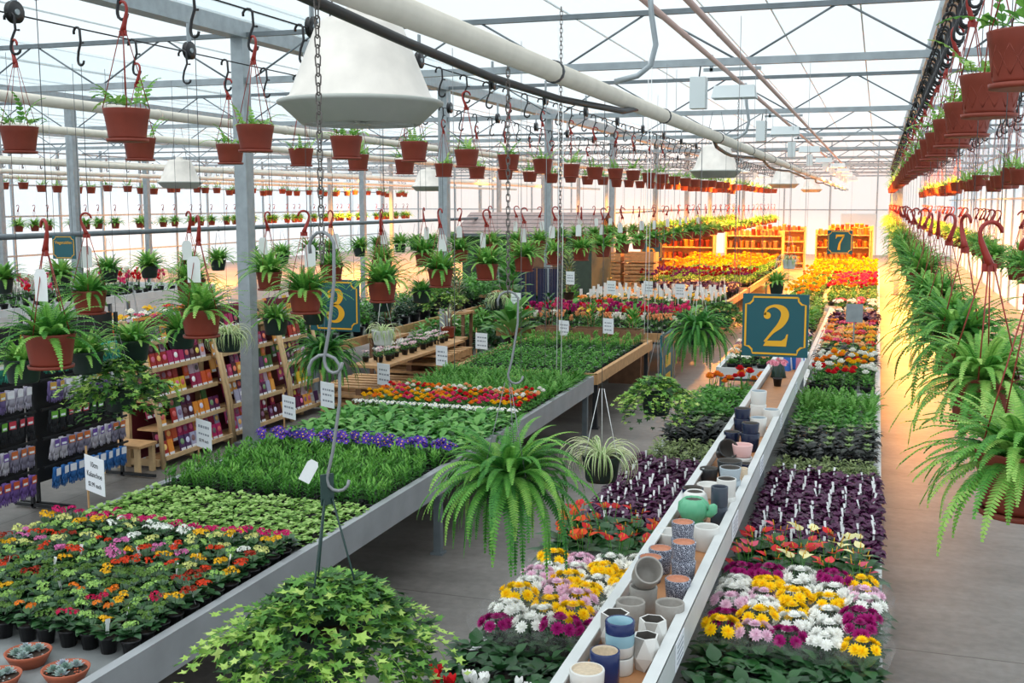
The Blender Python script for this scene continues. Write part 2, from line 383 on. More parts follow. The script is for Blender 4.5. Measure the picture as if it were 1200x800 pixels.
# posts, gutters, trusses
TY = [4.9+6.1*i for i in range(10)]
post = MB(); post.box((0, 0, 2.32), (.15, .15, 4.6), 'galv'); post.box((0, 0, .02), (.3, .3, .03), 'galv_dark'); post = post.mesh('steel_post')
rows = {-21.75: 'far left post row', -14.3: 'post row beyond the glove and seed racks', -6.85: 'post row beside the seed packet racks', .6: 'post row beside the right aisle'}
for x, rn in rows.items():
    for i, y in enumerate(TY):
        if x == .6 and i < 5: continue
        solo('steel_post', post, 'grey square steel post, %s in the %s' % (nth(i+1), rn), 'post', (x, y, 0), 'steel posts')
    mb = MB(); mb.box((0, (Y0+Y1)/2, 0), (.2, Y1-Y0, .17), 'galv'); 
    solo('roof_gutter', mb, 'long grey steel gutter on top of the %s' % rn, 'gutter', (x, 0, 4.7))
def truss(a, b_, label, y):
    t = thing('roof_truss', label, 'truss', (a, y, 4.15), 'lattice roof trusses'); L = b_-a
    mb = MB(); mb.box((L/2, 0, 0), (L-.16, .06, .07), 'galv'); part('bottom_chord', mb, t)
    mb = MB(); mb.box((L/2, 0, .5), (L-.16, .05, .05), 'galv_dark'); part('top_chord', mb, t)
    mb = MB(); n = max(1, round(L/1.9)); pts = []
    for i in range(n):
        x0 = .1+(L-.2)*i/n; x1 = .1+(L-.2)*(i+.5)/n; x2 = .1+(L-.2)*(i+1)/n
        mb.tube([(x0+.05, 0, .02), (x1-.04, 0, .49)], .011, 'galv_dark', 5); mb.tube([(x1+.04, 0, .49), (x2-.05, 0, .02)], .011, 'galv_dark', 5)
    part('web', mb, t)
names = ['farthest left bay', 'second bay from the left wall', 'bay behind the seed racks', 'bay over the plant benches', 'narrow bay by the right wall']
for (a, b_), bn in zip(BAYS, names):
    for i, y in enumerate(TY):
        truss(a, min(b_, XR), 'grey roof truss, %s from the near end, %s' % (nth(i+1), bn), y)

# ------------------------------------------------------------------ overhead pipes, rails and cables
def longpipe(name, label, cat, x, z, r, mat, y0=Y0+.2, y1=Y1-.3, n=12, clamps=None):
    t = thing(name, label, cat, (x, y0, z)); mb = MB(); mb.tube([(0, 0, 0), (0, (y1-y0)*.5, 0), (0, y1-y0, 0)], r, mat, n); part('pipe', mb, t)
    y = 2.2
    while y < y1-y0-1 and y < 40:
        mb = MB(); mb.lathe([(r*1.02, -.012), (r*1.14, -.012), (r*1.14, .012), (r*1.02, .012)], 12, clamps or mat, M=Matrix.Rotation(PI/2, 3, 'X')); part('coupling', mb, t, (0, y, 0)); y += 3.05
    return t
longpipe('heating_pipe', 'thick white heating pipe with black hose along its underside, above the plant shelf aisle', 'pipe', -1.6, 3.46, .052, 'white_pipe', clamps='dark_wire')
mb = MB(); pts = []
for i in range(60):
    y = 1.0+i; pts.append((-1.72+.05*math.sin(i*1.3)+(.10 if 6 < y < 12 else 0), y, 3.40+.03*math.sin(i*.9)+(.09 if 7 < y < 12 else 0)))
mb.tube(pts, .02, 'black_hose', 7); solo('water_hose', mb, 'black water hose slung beside the thick white heating pipe', 'hose')
longpipe('grow_pipe', 'thin pinkish pipe hung under the trusses, on the side toward the plant benches', 'pipe', -1.45, 4.06, .022, 'pink_pipe')
longpipe('grow_pipe', 'thin pinkish pipe hung under the trusses, on the side toward the right aisle', 'pipe', -1.19, 4.06, .022, 'pink_pipe')
longpipe('heating_pipe', 'white heating pipe over the racks, the one nearer the plant benches', 'pipe', -8.4, 3.86, .06, 'white_pipe')
longpipe('heating_pipe', 'white heating pipe over the racks, the one farther from the plant benches', 'pipe', -11.6, 3.86, .06, 'white_pipe')
longpipe('heating_pipe', 'white heating pipe running along the far left bay', 'pipe', -18.2, 3.75, .06, 'white_pipe')
for i_, x_ in enumerate((-15.2, -20.2, -24.5)): longpipe('heating_pipe', 'white heating pipe in the far left bays, %s beyond the racks' % nth(i_+1), 'pipe', x_, 3.55, .06, 'white_pipe')
longpipe('hand_rail', 'grey horizontal rail pipe behind the first hanging fern rows', 'rail', -9.6, 2.4, .035, 'galv_dark')
# fern basket conveyors: steel carrier rail, cable, hooks
def beam(label, x, z, w=.1, h=.13):
    t = thing('carrier_rail', label, 'rail', (x, 0, z)); mb = MB(); mb.box((0, 28, 0), (w, 62-.6, h), 'galv'); part('beam', mb, t)
    return t
def s_hook(dx=1, big=1.):
    mb = MB(); pts = []
    for a in range(200, -10, -35): pts.append((.028*math.cos(math.radians(a)), 0, .028*math.sin(math.radians(a))))
    pts += [(.03, 0, -.06), (.008, 0, -.11), (.0, 0, -.15)]
    for a in range(0, 215, 36): pts.append((.026-.026*math.cos(math.radians(a)), 0, -.165-.026*math.sin(math.radians(a))))
    mb.tube([(x*dx*big, y, z*big) for x, y, z in pts], .0075*big, 'black_plastic', 6)
    mb.tube([(.028*dx, 0, -.08), (.06*dx, 0, -.08)], .005, 'black_plastic', 5); mb.lathe([(0, -.006), (.009, -.006), (.009, .006), (0, .006)], 6, 'black_plastic', (.06*dx, 0, -.08))
    return mb
HOOK = s_hook(1, 1.25).mesh('cable_hook')
longw = MB(); longw.tube([(0, 0, 0), (0, 0, -1.0)], .0022, 'dark_wire', 4); LONGW = longw.mesh('hanging_wire')
whl = MB(); whl.lathe([(.02, -.02), (.075, -.02), (.075, -.013), (.06, -.006), (.06, .006), (.075, .013), (.075, .02), (.02, .02)], 18, 'black_plastic', M=Matrix.Rotation(PI/2, 3, 'Y')); whl.tube([(-.03, 0, 0), (.03, 0, 0)], .02, 'galv', 8)
WHEEL = whl.mesh('wheel'); brk = MB(); brk.box((0, 0, .11), (.012, .05, .24), 'galv'); BRACK = brk.mesh('bracket')
# red plastic hook: flat triangular foot and a round crook
def red_hook():
    mb = MB(); pts = []
    for a in range(-20, 200, 22): pts.append((.042*math.cos(math.radians(a)), 0, .042*math.sin(math.radians(a))+.115))
    pts = pts[::-1]; pts += [(.036, 0, .085), (.012, 0, .03), (.0, 0, .0)]
    mb.tube(pts, [.006]+[.0085]*(len(pts)-4)+[.011, .014, .018], 'red_plastic', 7)
    mb.box((0, 0, -.012), (.05, .016, .03), 'red_plastic'); return mb
RHOOK = red_hook().mesh('hook')
def cords(r, z0, z1, n=4, mat='cord_red', th=.0028):
    mb = MB()
    for i in range(n):
        a = 2*PI*i/n+.5; mb.tube([(r*math.cos(a), r*math.sin(a), z0), (.016*math.cos(a), .016*math.sin(a), z1)], th, mat, 4)
    return mb
CORDS = cords(.125, 0, .42).mesh('cord')
def basket_pot(mat='terracotta', r=.127, h=.165):
    mb = MB(); mb.lathe([(r*.74, .002), (r*.8, .02), (r*.93, h*.78), (r*.95, h*.8), (r*.99, h), (r*1.0, h+.006), (r*.94, h+.004), (r*.92, h-.03), (0, h-.028, 'terra_soil')], 22, mat)
    return mb
sm_ = MB(); sm_.lathe([(.127*.62, -.008), (.127*.88, -.008), (.127*.9, .008), (.127*.84, .008), (.127*.82, .0015), (0, .0015)], 22, 'terracotta'); SAUC = sm_.mesh('saucer')
POT = basket_pot().mesh('pot'); POTG = basket_pot('dark_green_pot').mesh('pot'); POTW = basket_pot('white_plastic').mesh('pot')
# lattice pattern pot for the row over the right aisle
lp = basket_pot()
for k in range(14):
    for sg in (1, -1):
        pts = []
        for j in range(5):
            u = j/4; a = 2*PI*k/14+sg*u*2*PI/14; z = .03+.095*u; r = .127*(.80+.13*u/.8*.62)+.0012
            pts.append((r*math.cos(a), r*math.sin(a), z))
        lp.tube(pts, .0022, 'terracotta', 3)
POTL = lp.mesh('pot')
def fern_mesh(n, L, elo, ehi, droop, W, pairs, mat='fern', seed=0, rad=.05, z=.15):
    rr = random.Random(seed); mb = MB()
    for i in range(n):
        a = 2*PI*i*.618034; u = (i+.5)/n
        e = math.radians(elo+(ehi-elo)*(1-u)+rr.uniform(-10, 10)); l = L*rr.uniform(.7, 1.12)*(0.75+.35*u)
        r = rad*rr.uniform(.2, 1)
        mb.frond((r*math.cos(a), r*math.sin(a), z), a+rr.uniform(-.3, .3), e, l, math.radians(droop*rr.uniform(.7, 1.25)), W*rr.uniform(.8, 1.15), pairs, mat, rr.uniform(.1, .75), mat, rr.uniform(-.35, .35))
    return mb
FERN_M = [fern_mesh(85, .33, 12, 88, 82, .074, 19, 'fern', s).mesh('foliage') for s in (1, 2, 3)]
FERN_F = [fern_mesh(52, .34, 8, 86, 85, .10, 9, 'fern', s).mesh('foliage') for s in (11, 12)]
FERN_N = [fern_mesh(130, .36, -10, 82, 92, .066, 32, 'fern', s).mesh('foliage') for s in (21, 22, 23)]
FERN_B = [fern_mesh(140, .45, -25, 80, 112, .08, 34, 'fern_dark', s, .07).mesh('foliage') for s in (31, 32)]
def sprout_mesh(seed, n=9):
    rr = random.Random(seed); mb = MB()
    for i in range(n):
        a = rr.uniform(0, 2*PI); r = rr.uniform(0, .08)
        mb.frond((r*math.cos(a), r*math.sin(a), .135), a+rr.uniform(-.8, .8), math.radians(rr.uniform(15, 85)), rr.uniform(.09, .2), math.radians(80), .05, 8, 'sprout', rr.uniform(.2, .9), 'sprout', rr.uniform(-.4, .4))
    for i in range(14):
        a = rr.uniform(0, 2*PI); r = rr.uniform(.02, .1)
        mb.leaf((r*math.cos(a), r*math.sin(a), .135), rr.uniform(0, 6.3), rr.uniform(.2, 1.2), .06, .02, .8, 'sprout', rr.random())
    return mb
SPR = [sprout_mesh(s).mesh('foliage') for s in (1, 2, 3, 4)]
tg = MB(); tg.poly([(-.03, 0, -.12), (.03, 0, -.12), (.03, 0, -.02), (.018, 0, 0), (-.018, 0, 0), (-.03, 0, -.02)], 'white_plastic'); TAG = tg.mesh('tag')

LROWS = {-4.0: 'bench side row', -5.6: 'rack side row', .4: 'right aisle row'}
CAB = 4.03
def conveyor(x, y_start, end, rowname, pitch, off_up, off_lo, near, upper_sets, lower_sets, lattice=False):
    t = thing('basket_conveyor', 'black conveyor cable with wheels, %s' % rowname, 'conveyor', (x, 0, CAB))
    mb = MB(); mb.tube([(0, 1.0, .03), (0, 30, .03), (0, 58, .03)], .006, 'black_wire', 5); part('cable', mb, t)
    y = y_start+.2
    while y < min(end, 34):
        part('wheel', WHEEL, t, (.0, y, .045)); part('bracket', BRACK, t, (0, y, .04)); y += 2.0
    # upper baskets with sprouts
    i = 0; y = off_up
    while y < end:
        i += 1; hk = solo('cable_hook', HOOK, 'black S hook carrying a small basket, %s in the %s' % (nth(i), rowname), 'hook', (x, y, CAB), 'black conveyor hooks', R.uniform(-.3, .3))
        far = y > 22
        b = thing('hanging_basket', 'green shoots in terracotta basket, %s from the near end, upper tier, %s' % (nth(i), rowname.split(',')[0]), 'basket', (x+.03, y, 3.15+R.uniform(-.02, .02)), 'young shoot baskets, upper tier', R.uniform(0, 6.3))
        pt_ = part('pot', POTL if lattice and y < 12 else POT, b)
        if y < 16: part('saucer', SAUC, pt_)
        part('foliage', R.choice(SPR), b, rot=(0, 0, R.uniform(0, 6)), scale=R.uniform(1.15, 1.5))
        if not far or lattice and y < 26:
            part('cord', CORDS, b, (0, 0, .165)); part('hook', RHOOK, b, (0, 0, .59), rot=(0, 0, R.uniform(-.5, .5)))
        y += pitch
    i = 0; y = off_lo
    while y < end:
        i += 1; hk = thing('cable_hook', 'black S hook with a long wire, %s in the %s' % (nth(i), rowname), 'hook', (x, y, CAB), 'black conveyor hooks', R.uniform(-.3, .3))
        part('hook', HOOK, hk)
        if y < 30: part('wire', LONGW, hk, (.03, 0, -.22), scale=(1, 1, 1.09))
        far = y > 15
        b = thing('hanging_fern', 'fern in terracotta basket, %s from the near end, lower tier, %s' % (nth(i), rowname.split(',')[0]), 'fern', (x, y, 1.98+R.uniform(-.02, .02)), 'fern baskets, lower tier', R.uniform(0, 6.3))
        pt_ = part('pot', POT, b); y < 16 and part('saucer', SAUC, pt_); part('foliage', R.choice(near if y < 9.5 else FERN_M if y < 16 else FERN_F), b, rot=(0, 0, R.uniform(0, 6)), scale=R.uniform(.9, 1.12))
        part('cord', CORDS, b, (0, 0, .165)); rh = part('hook', RHOOK, b, (0, 0, .59), rot=(0, 0, R.uniform(-.6, .6)))
        if R.random() < .8 and y < 26 and x < 0: part('tag', TAG, rh, (.03, -.04, -.09), rot=(0, 0, R.uniform(-.6, .6)-b.rotation_euler.z+.3), scale=1.35, label='white hanging care tag')
        y += pitch
    if x == -4.0: beam('grey steel carrier rail over the %s of baskets' % rowname, x+.3, 4.27, .07, .09)
conveyor(-4.0, 3.2, 46, LROWS[-4.0], 1.33, 5.2-1.33, 4.55, FERN_M, SPR, None)
conveyor(-5.6, 4.0, 46, LROWS[-5.6], 1.29, 6.15-1.29, 6.81, FERN_M, SPR, None)
for i_ in range(34):
    solo('cable_hook', HOOK, 'empty black S hook over the right aisle, %s from the near end' % nth(i_+1), 'hook', (.4, 3.45+.3125*i_, CAB), 'black conveyor hooks', R.uniform(-.5, .5))
conveyor(.4, 3.2, 46, LROWS[.4], 1.25, 3.9, 3.2, FERN_N, SPR, None, True)
# the fourth conveyor by the right wall, and the far ones in the left bays
def farrow(x, y0, y1, pitch, rowname, zu, zl, lo=True, fs=1., hi=True):
    t = thing('basket_conveyor', 'conveyor cable of the %s' % rowname, 'conveyor', (x, 0, CAB)); mb = MB(); mb.tube([(0, y0-2, 0), (0, y1+2, 0)], .01, 'black_wire', 5); part('cable', mb, t)
    i = 0; y = y0
    while y < y1:
        i += 1
        if not hi:
            b = thing('hanging_fern', 'hanging fern in dark pot, %s from the near end, %s' % (nth(i), rowname), 'fern', (x+R.uniform(-.1, .1), y+R.uniform(-.2, .2), zl), 'ferns in the row behind the racks'); part('pot', POTG, b); part('foliage', R.choice(FERN_M), b, rot=(0, 0, R.uniform(0, 6)), scale=R.uniform(1, 1.25)); part('hanger', GHANG, b); y += pitch; continue
        b = thing('hanging_basket', 'small terracotta basket of shoots, %s from the near end, %s' % (nth(i), rowname), 'basket', (x+R.uniform(-.12, .12), y+R.uniform(-.25, .25), zu+R.uniform(-.08, .04)), 'distant shoot baskets'); b.scale = (fs,)*3
        part('pot', POT, b); part('foliage', R.choice(SPR), b, rot=(0, 0, R.uniform(0, 6)), scale=1.3); part('cord', CORDS, b, (0, 0, .165), scale=(1, 1, 1.7))
        solo('cable_hook', HOOK, 'small black S hook, %s from the near end, %s' % (nth(i), rowname), 'hook', (b.location.x, b.location.y, CAB), 'distant conveyor hooks', R.uniform(-.5, .5), scale=1.2)
        if lo:
            b = thing('hanging_fern', 'small hanging fern, %s from the near end, %s' % (nth(i), rowname), 'fern', (x+R.uniform(-.15, .15), y+pitch/2+R.uniform(-.2, .2), zl), 'distant hanging ferns')
            part('pot', POT, b); part('foliage', R.choice(FERN_F), b, rot=(0, 0, R.uniform(0, 6)), scale=.95*fs); part('cord', CORDS, b, (0, 0, .165)); part('hook', RHOOK, b, (0, 0, .59))
        y += pitch
farrow(1.55, 9.0, 44, .8, 'right wall row', 3.02, 1.95)
farrow(-22.75, 15.5, 52, .74, 'far left bay row', 3.12, 1.98, True, 1.15)

# black pots of ferns in the tier below the second row, spider plants, trailing ivies
def straps(seed, n, L, W, drop, z=.15):
    rr = random.Random(seed); mb = MB()
    for i in range(n):
        a = rr.uniform(0, 2*PI); e = math.radians(rr.uniform(20, 85)); b = len(mb.v); p = Vector((.03*math.cos(a), .03*math.sin(a), z)); l = L*rr.uniform(.55, 1.1); k = 9; t = rr.random()
        side = Vector((-math.sin(a), math.cos(a), 0)); cu = rr.uniform(-.5, .5); wd = W*rr.uniform(.7, 1.1)
        for j in range(k+1):
            u = j/k; ww = wd*(.6+.8*u if u < .3 else .84)*(1-u**3)+.0006
            up_ = Vector((-math.cos(a)*math.sin(e), -math.sin(a)*math.sin(e), math.cos(e)))
            for q, lf in ((1, .35), (.5, .1), (-.5, .1), (-1, .35)): mb.v.append(tuple(p+side*ww*q*.5+up_*ww*lf))
            p = p+Vector((math.cos(a)*math.cos(e), math.sin(a)*math.cos(e), math.sin(e)))*(l/k); a += cu/k; e -= math.radians(drop)/k*rr.uniform(.7, 1.3)
        for j in range(k):
            q = b+j*4
            for c, mt in ((0, 'spider_edge'), (1, 'spider_green'), (2, 'spider_edge')): mb.face([q+c, q+c+1, q+c+5, q+c+4], mt, t, True)
    return mb
SPI = [straps(s, 95, .36, .013, 190).mesh('foliage') for s in (1, 2)]
SPI_S = [straps(s, 60, .30, .016, 180).mesh('foliage') for s in (3, 4)]
IVP = [(0, 1.0), (.22, .42), (.72, .62), (.42, .12), (.62, -.38), (.18, -.28), (0, -.35)]
def ivy_leaf(mb, p, az, el, size, t, mat='ivy_leaf'):
    p = Vector(p); d = Vector((math.cos(az)*math.cos(el), math.sin(az)*math.cos(el), math.sin(el))); upv = Vector((-math.cos(az)*math.sin(el), -math.sin(az)*math.sin(el), math.cos(el))); sd = d.cross(upv)
    for sg in (1, -1):
        pts = [p+d*(y+.35)*size*.7+sd*sg*x*size*.7+upv*(abs(x)*.18*size-(y*y)*.1*size) for x, y in IVP]
        mb.poly(pts if sg < 0 else pts[::-1], mat, t)
def ivy_mesh(seed, n, rx, h, drop, size, vines, mat='ivy_leaf', z=.15):
    rr = random.Random(seed); mb = MB()
    for i in range(n):
        a = rr.uniform(0, 2*PI); u = rr.random()**.55; r = rx*u*rr.uniform(.9, 1.05)
        zz = z+h*(1-u*u)+(-drop*rr.random()*u**2 if u > .55 else 0)+rr.uniform(-.02, .02)
        t = min(1, max(0, rr.gauss(.35, .18)+(.35 if rr.random() < .28 else 0)))
        ivy_leaf(mb, (r*math.cos(a), r*math.sin(a), zz), a+rr.uniform(-1.1, 1.1), rr.uniform(-.9, .5), size*rr.uniform(.6, 1.15), t, mat)
    for i in range(vines):
        a = rr.uniform(0, 2*PI); p = Vector((rx*.6*math.cos(a), rx*.6*math.sin(a), z)); e = .5; l = rx*rr.uniform(.45, .95); pts = []; k = 9
        for j in range(k+1):
            pts.append(p.copy()); d = Vector((math.cos(a)*math.cos(e), math.sin(a)*math.cos(e), math.sin(e))); p = p+d*l/k; e -= rr.uniform(.05, .3); a += rr.uniform(-.2, .2)
            if j > 1: ivy_leaf(mb, p, a+rr.choice((-.9, .9)), rr.uniform(-.5, .6), size*rr.uniform(.5, .9), rr.uniform(.5, 1), mat)
        mb.tube(pts, .0016, mat, 3, t=.7)
    return mb
IVY_BIG = ivy_mesh(5, 2100, .33, .17, .26, .047, 42).mesh('foliage')
IVY_M = [ivy_mesh(s, 900, .28, .14, .24, .052, 16).mesh('foliage') for s in (6, 7)]
WHANG = MB(); WHANG.merge(cords(.12, .165, .60, 3, 'green_plastic', .0035)); WHANG.box((0, 0, .63), (.045, .006, .1), 'green_plastic'); WHANG = WHANG.mesh('hanger')
GHANG = cords(.12, .165, .60, 3, 'grey_wire', .0022).mesh('hanger')
WWIRE = cords(.12, .165, .60, 3, 'white_plastic', .0022).mesh('hanger')
hk = MB(); pts = []
for a in range(200, -10, -30): pts.append((.05*math.cos(math.radians(a)), 0, .05*math.sin(math.radians(a))))
pts += [(.045, 0, -.1), (.02, 0, -.26), (.0, 0, -.34)]
for a in range(0, 200, 30): pts.append((.035-.035*math.cos(math.radians(a)), 0, -.35-.035*math.sin(math.radians(a))))
hk.tube([(x, y, z) for x, y, z in pts], .0055, 'grey_wire', 7); BIGHOOK = hk.mesh('wire_hook')
def chain_mesh(n, link=.038):
    mb = MB()
    for i in range(n):
        pts = []
        for k in range(10):
            a = 2*PI*k/10; x = .009*math.cos(a); z = (.010 if math.sin(a) >= 0 else -.010)+.009*math.sin(a)
            pts.append((x, 0, z-i*link*.74) if i % 2 else (0, x, z-i*link*.74))
        mb.tube(pts, .0024, 'rust_chain', 5, close=True)
    return mb
def chain(x, y, ztop, zbot, label):
    n = max(2, int((ztop-zbot)/(.038*.74))); o = solo('hanging_chain', chain_mesh(n), label, 'chain', (x, y, ztop)); return o
def hung(name, label, cat, x, y, z, pot, fol, hanger, scale=1., group=None, wire_to=None, pscale=1.):
    b = thing(name, label, cat, (x, y, z), group, R.uniform(0, 6.3)); part('pot', pot, b, scale=pscale); part('foliage', fol, b, scale=scale)
    if hanger: part('hanger', hanger, b)
    if wire_to:
        m_ = MB(); m_.tube([(0, 0, .60), (0, 0, wire_to-z)], .002, 'dark_wire', 4); part('wire', m_, b)
    return b
for i, (y, z, kind) in enumerate([(6.12, 1.55, 'f'), (6.77, 1.52, 'f'), (7.33, 1.54, 'f'), (7.96, 1.56, 'f'), (8.68, 1.44, 's'), (9.52, 1.5, 'f'), (10.3, 1.52, 'f'), (12.0, 1.5, 'f'), (13.2, 1.5, 'f')]):
    if kind == 'f': hung('hanging_fern', 'fern in dark green pot below the rack side row, %s from the near end' % nth(i+1), 'fern', -5.62, y, z, POTG, R.choice(FERN_M), GHANG, R.uniform(.85, 1.), None, 3.8)
    else: hung('spider_plant', 'striped spider plant in dark green pot hanging by the steel post at the seed racks', 'spider plant', -5.62, y, z, POTG, SPI[1], GHANG, 1.0, None, 3.8)
hung('hanging_ivy', 'green ivy hanging in front of the seed packet racks and garden gloves', 'ivy', -5.6, 7.1, 1.18, POTG, IVY_M[0], GHANG, 1.3, None, 3.8)
hung('hanging_fern', 'large drooping dark fern hanging in front of the wooden pallets', 'fern', -5.6, 10.5, 1.02, POTG, FERN_B[0], GHANG, 1.12, None, 3.8)
hung('spider_plant', 'small spider plant in white pot hanging over the wooden pallets', 'spider plant', -5.2, 11.1, 1.22, POTW, SPI_S[1], WWIRE, 1.0, None, 3.8)
hung('spider_plant', 'spider plant hanging behind the post at the end of the flower bench', 'spider plant', -5.4, 15.6, 1.2, POTG, SPI_S[0], GHANG, 1.1, None, 3.8)
hung('hanging_ivy', 'pale variegated ivy hanging above the terracotta pots by the post', 'ivy', -5.9, 14.6, 1.3, POTG, IVY_M[1], GHANG, 1., None, 3.8)
farrow(-9.9, 10.5, 34, .95, 'row behind the racks', 3.1, 1.72, False, 1., False)
# the hand-hung row on chains under the heating pipe
hung('hanging_ivy', 'big bushy ivy basket hanging beside the grey bench rail', 'ivy', -1.62, 3.03, 1.27, POTG, IVY_BIG, WHANG, 1.)
solo('wire_hook', BIGHOOK, 'grey wire hook between the chain and the big ivy basket', 'hook', (-1.62, 3.03, 2.28), rz=.3)
solo('wire_hook', BIGHOOK, 'upper grey wire hook on the rusty chain, above the big ivy basket', 'hook', (-1.62, 3.03, 2.66), rz=-.2)
chain(-1.62, 3.03, 3.42, 2.58, 'rusty chain holding the wire hooks of the big ivy')
o = solo('price_tag', TAG, 'white tag hanging on the wire hook of the big ivy', 'tag', (-1.64, 2.99, 2.0), rz=.5, scale=.62); o.rotation_euler = (0, .5, .4)
hung('hanging_fern', 'large bright Boston fern hanging on a chain over the middle aisle', 'fern', -1.62, 4.83, 1.36, POTG, FERN_B[1], GHANG, 1.06)
solo('wire_hook', BIGHOOK, 'grey wire hook above the large Boston fern over the middle aisle', 'hook', (-1.62, 4.83, 2.34), rz=.4)
chain(-1.62, 4.83, 3.41, 2.36, 'chain holding the large Boston fern over the middle aisle')
hung('spider_plant', 'striped spider plant in dark green pot hanging over the middle aisle', 'spider plant', -1.62, 6.7, 1.03, POTG, SPI[0], WWIRE, 1.0, None, 3.42)
hung('hanging_ivy', 'dense ivy basket hanging behind the spider plant over the middle aisle', 'ivy', -1.62, 8.55, 1.12, POTG, IVY_M[1], GHANG, 1.0, None, 3.42)
hung('hanging_fern', 'drooping fern hanging beside the teal section sign seen from its edge', 'fern', -1.6, 10.5, 1.45, POTG, FERN_B[0], WWIRE, .95, None, 3.42)
hung('hanging_ivy', 'ivy basket hanging past the drooping fern, beside the number 2 sign', 'ivy', -1.75, 13.4, 1.3, POTG, IVY_M[0], WWIRE, 1., None, 3.42)
hung('spider_plant', 'spider plant in long white pot hanging above the number 2 sign', 'spider plant', -1.5, 20.5, 1.6, POTW, SPI_S[0], WWIRE, 1.1, None, 3.42)
hung('hanging_fern', 'fern hanging above the number 2 sign, below the white potted spider plant', 'fern', -1.6, 19.2, 1.25, POTG, FERN_M[0], WWIRE, 1.2, None, 3.42)
# bell shaped white fan housings
def bell(x, y, z, label, s=1.):
    t = thing('air_fan', label, 'fan', (x, y, z), 'bell shaped air fans')
    mb = MB(); mb.lathe([(.375, .09), (.36, .115), (.33, .13), (.205, .44), (.17, .475), (.06, .49), (.06, .53), (0, .53)], 36, 'white_enamel'); part('dome', mb, t, scale=s)
    mb = MB(); mb.lathe([(0, .012), (.265, .012), (.268, 0), (.276, 0), (.372, .088), (.386, .092), (.388, .104), (.378, .110), (.366, .10)], 36, 'grey_enamel'); part('skirt', mb, t, scale=s)
    mb = MB(); mb.lathe([(0, .002), (.05, .002), (.05, .011), (0, .011)], 24, 'grey_enamel'); 
    for k in range(10):
        a = PI*k/5; mb.box((.15*math.cos(a), .15*math.sin(a), .006), (.2, .006, .01), 'grey_enamel', a)
    part('grille', mb, t, scale=s)
    mb = MB(); 
    for sx in (-.16, .16): mb.tube([(sx, 0, .46), (sx*.4, 0, 4.12-z)], .004, 'dark_wire', 4)
    part('hanger', mb, t)
bell(-2.32, 4.75, 3.16, 'large white bell shaped air fan under the white pipe, nearest of them')
bell(-2.32, 16.6, 3.16, 'white bell shaped air fan under the white pipe, second nearest')
bell(-2.32, 29.0, 3.16, 'white bell shaped air fan under the white pipe, third nearest')
bell(-2.32, 41.2, 3.16, 'white bell shaped air fan under the white pipe, the farthest')
bell(-11.9, 17.0, 3.05, 'white bell shaped air fan in the bay behind the seed racks', 1.05)
bell(-9.6, 23.0, 3.05, 'white bell shaped air fan beyond the second steel post', 1.0)
# grow lamps: ballast box and reflector on a truss; the far ones are switched on
def grow_lamp(x, y, label, lit=0., z=3.78):
    t = thing('grow_lamp', label, 'lamp', (x, y, z), 'lit grow lamps' if lit else 'grow lamps switched off')
    mb = MB(); mb.box((-.22, 0, .08), (.15, .17, .30), 'white_box'); part('ballast_box', mb, t)
    mb = MB(); mb.poly([(-.08, -.13, .02), (.34, -.13, .02), (.32, -.07, .14), (-.06, -.07, .14)], 'white_box'); mb.poly([(.34, .13, .02), (-.08, .13, .02), (-.06, .07, .14), (.32, .07, .14)], 'white_box')
    mb.poly([(-.06, -.07, .14), (.32, -.07, .14), (.32, .07, .14), (-.06, .07, .14)], 'white_box'); mb.poly([(.34, -.13, .02), (.34, .13, .02), (.32, .07, .14), (.32, -.07, .14)], 'white_box'); mb.poly([(-.08, .13, .02), (-.08, -.13, .02), (-.06, -.07, .14), (-.06, .07, .14)], 'white_box')
    part('reflector', mb, t)
    mb = MB(); mb.tube([(-.03, 0, .07), (.28, 0, .07)], .03, 'bulb' if lit else 'white_plastic', 8); part('bulb', mb, t)
    mb = MB(); mb.tube([(-.22, 0, .2), (-.2, -.02, .35), (-.1, 0, .42)], .008, 'black_hose', 5); mb.box((.1, 0, .30), (.55, .03, .03), 'galv'); mb.box((-.1, 0, .36), (.03, .03, .16), 'galv'); part('mount', mb, t)
    if lit:
        l = bpy.data.lights.new('grow_light', 'SPOT'); l.energy = lit; l.color = (1, .33, .03); l.shadow_soft_size = .12; l.spot_size = math.radians(165); l.spot_blend = .5
        lo = bpy.data.objects.new('grow_light', l); LINK(lo); lo.parent = t; lo.location = (.12, 0, .0)
for i in range(1, 5): grow_lamp(-1.5, TY[i], 'white grow lamp with box ballast, switched off, under the %s truss' % nth(i+1))
n_ = 0
for (x, y) in [(-1.3, 33.5), (-1.3, 38.5), (-1.3, 43.5), (-1.3, 48.5), (-1.3, 54), (-4.5, 31.5), (-4.5, 38), (-4.5, 45), (-9.3, 38), (-9.5, 46), (-14.5, 42), (-14.5, 50), (.9, 24), (.9, 30), (.9, 36), (.9, 43), (.9, 51), (-19, 40), (-17.4, 48), (-9.2, 32), (-22.0, 45), (-22.0, 54), (-25, 38), (-13, 58), (-6, 56)]:
    n_ += 1; grow_lamp(x, y, 'lit orange grow lamp in the far part of the greenhouse, %s from here' % nth(n_), 1300. if y < 26 else 3400.)
mb = MB(); t = thing('unit_heater', 'large grey unit heater box hung near the roof at upper left', 'heater', (-5.15, 5.05, 4.1)); mb.box((0, 0, .1), (.55, .55, .25), 'white_box'); part('housing', mb, t); mb = MB(); mb.box((0, 0, -.04), (.6, .6, .03), 'grey_enamel'); part('base_plate', mb, t)
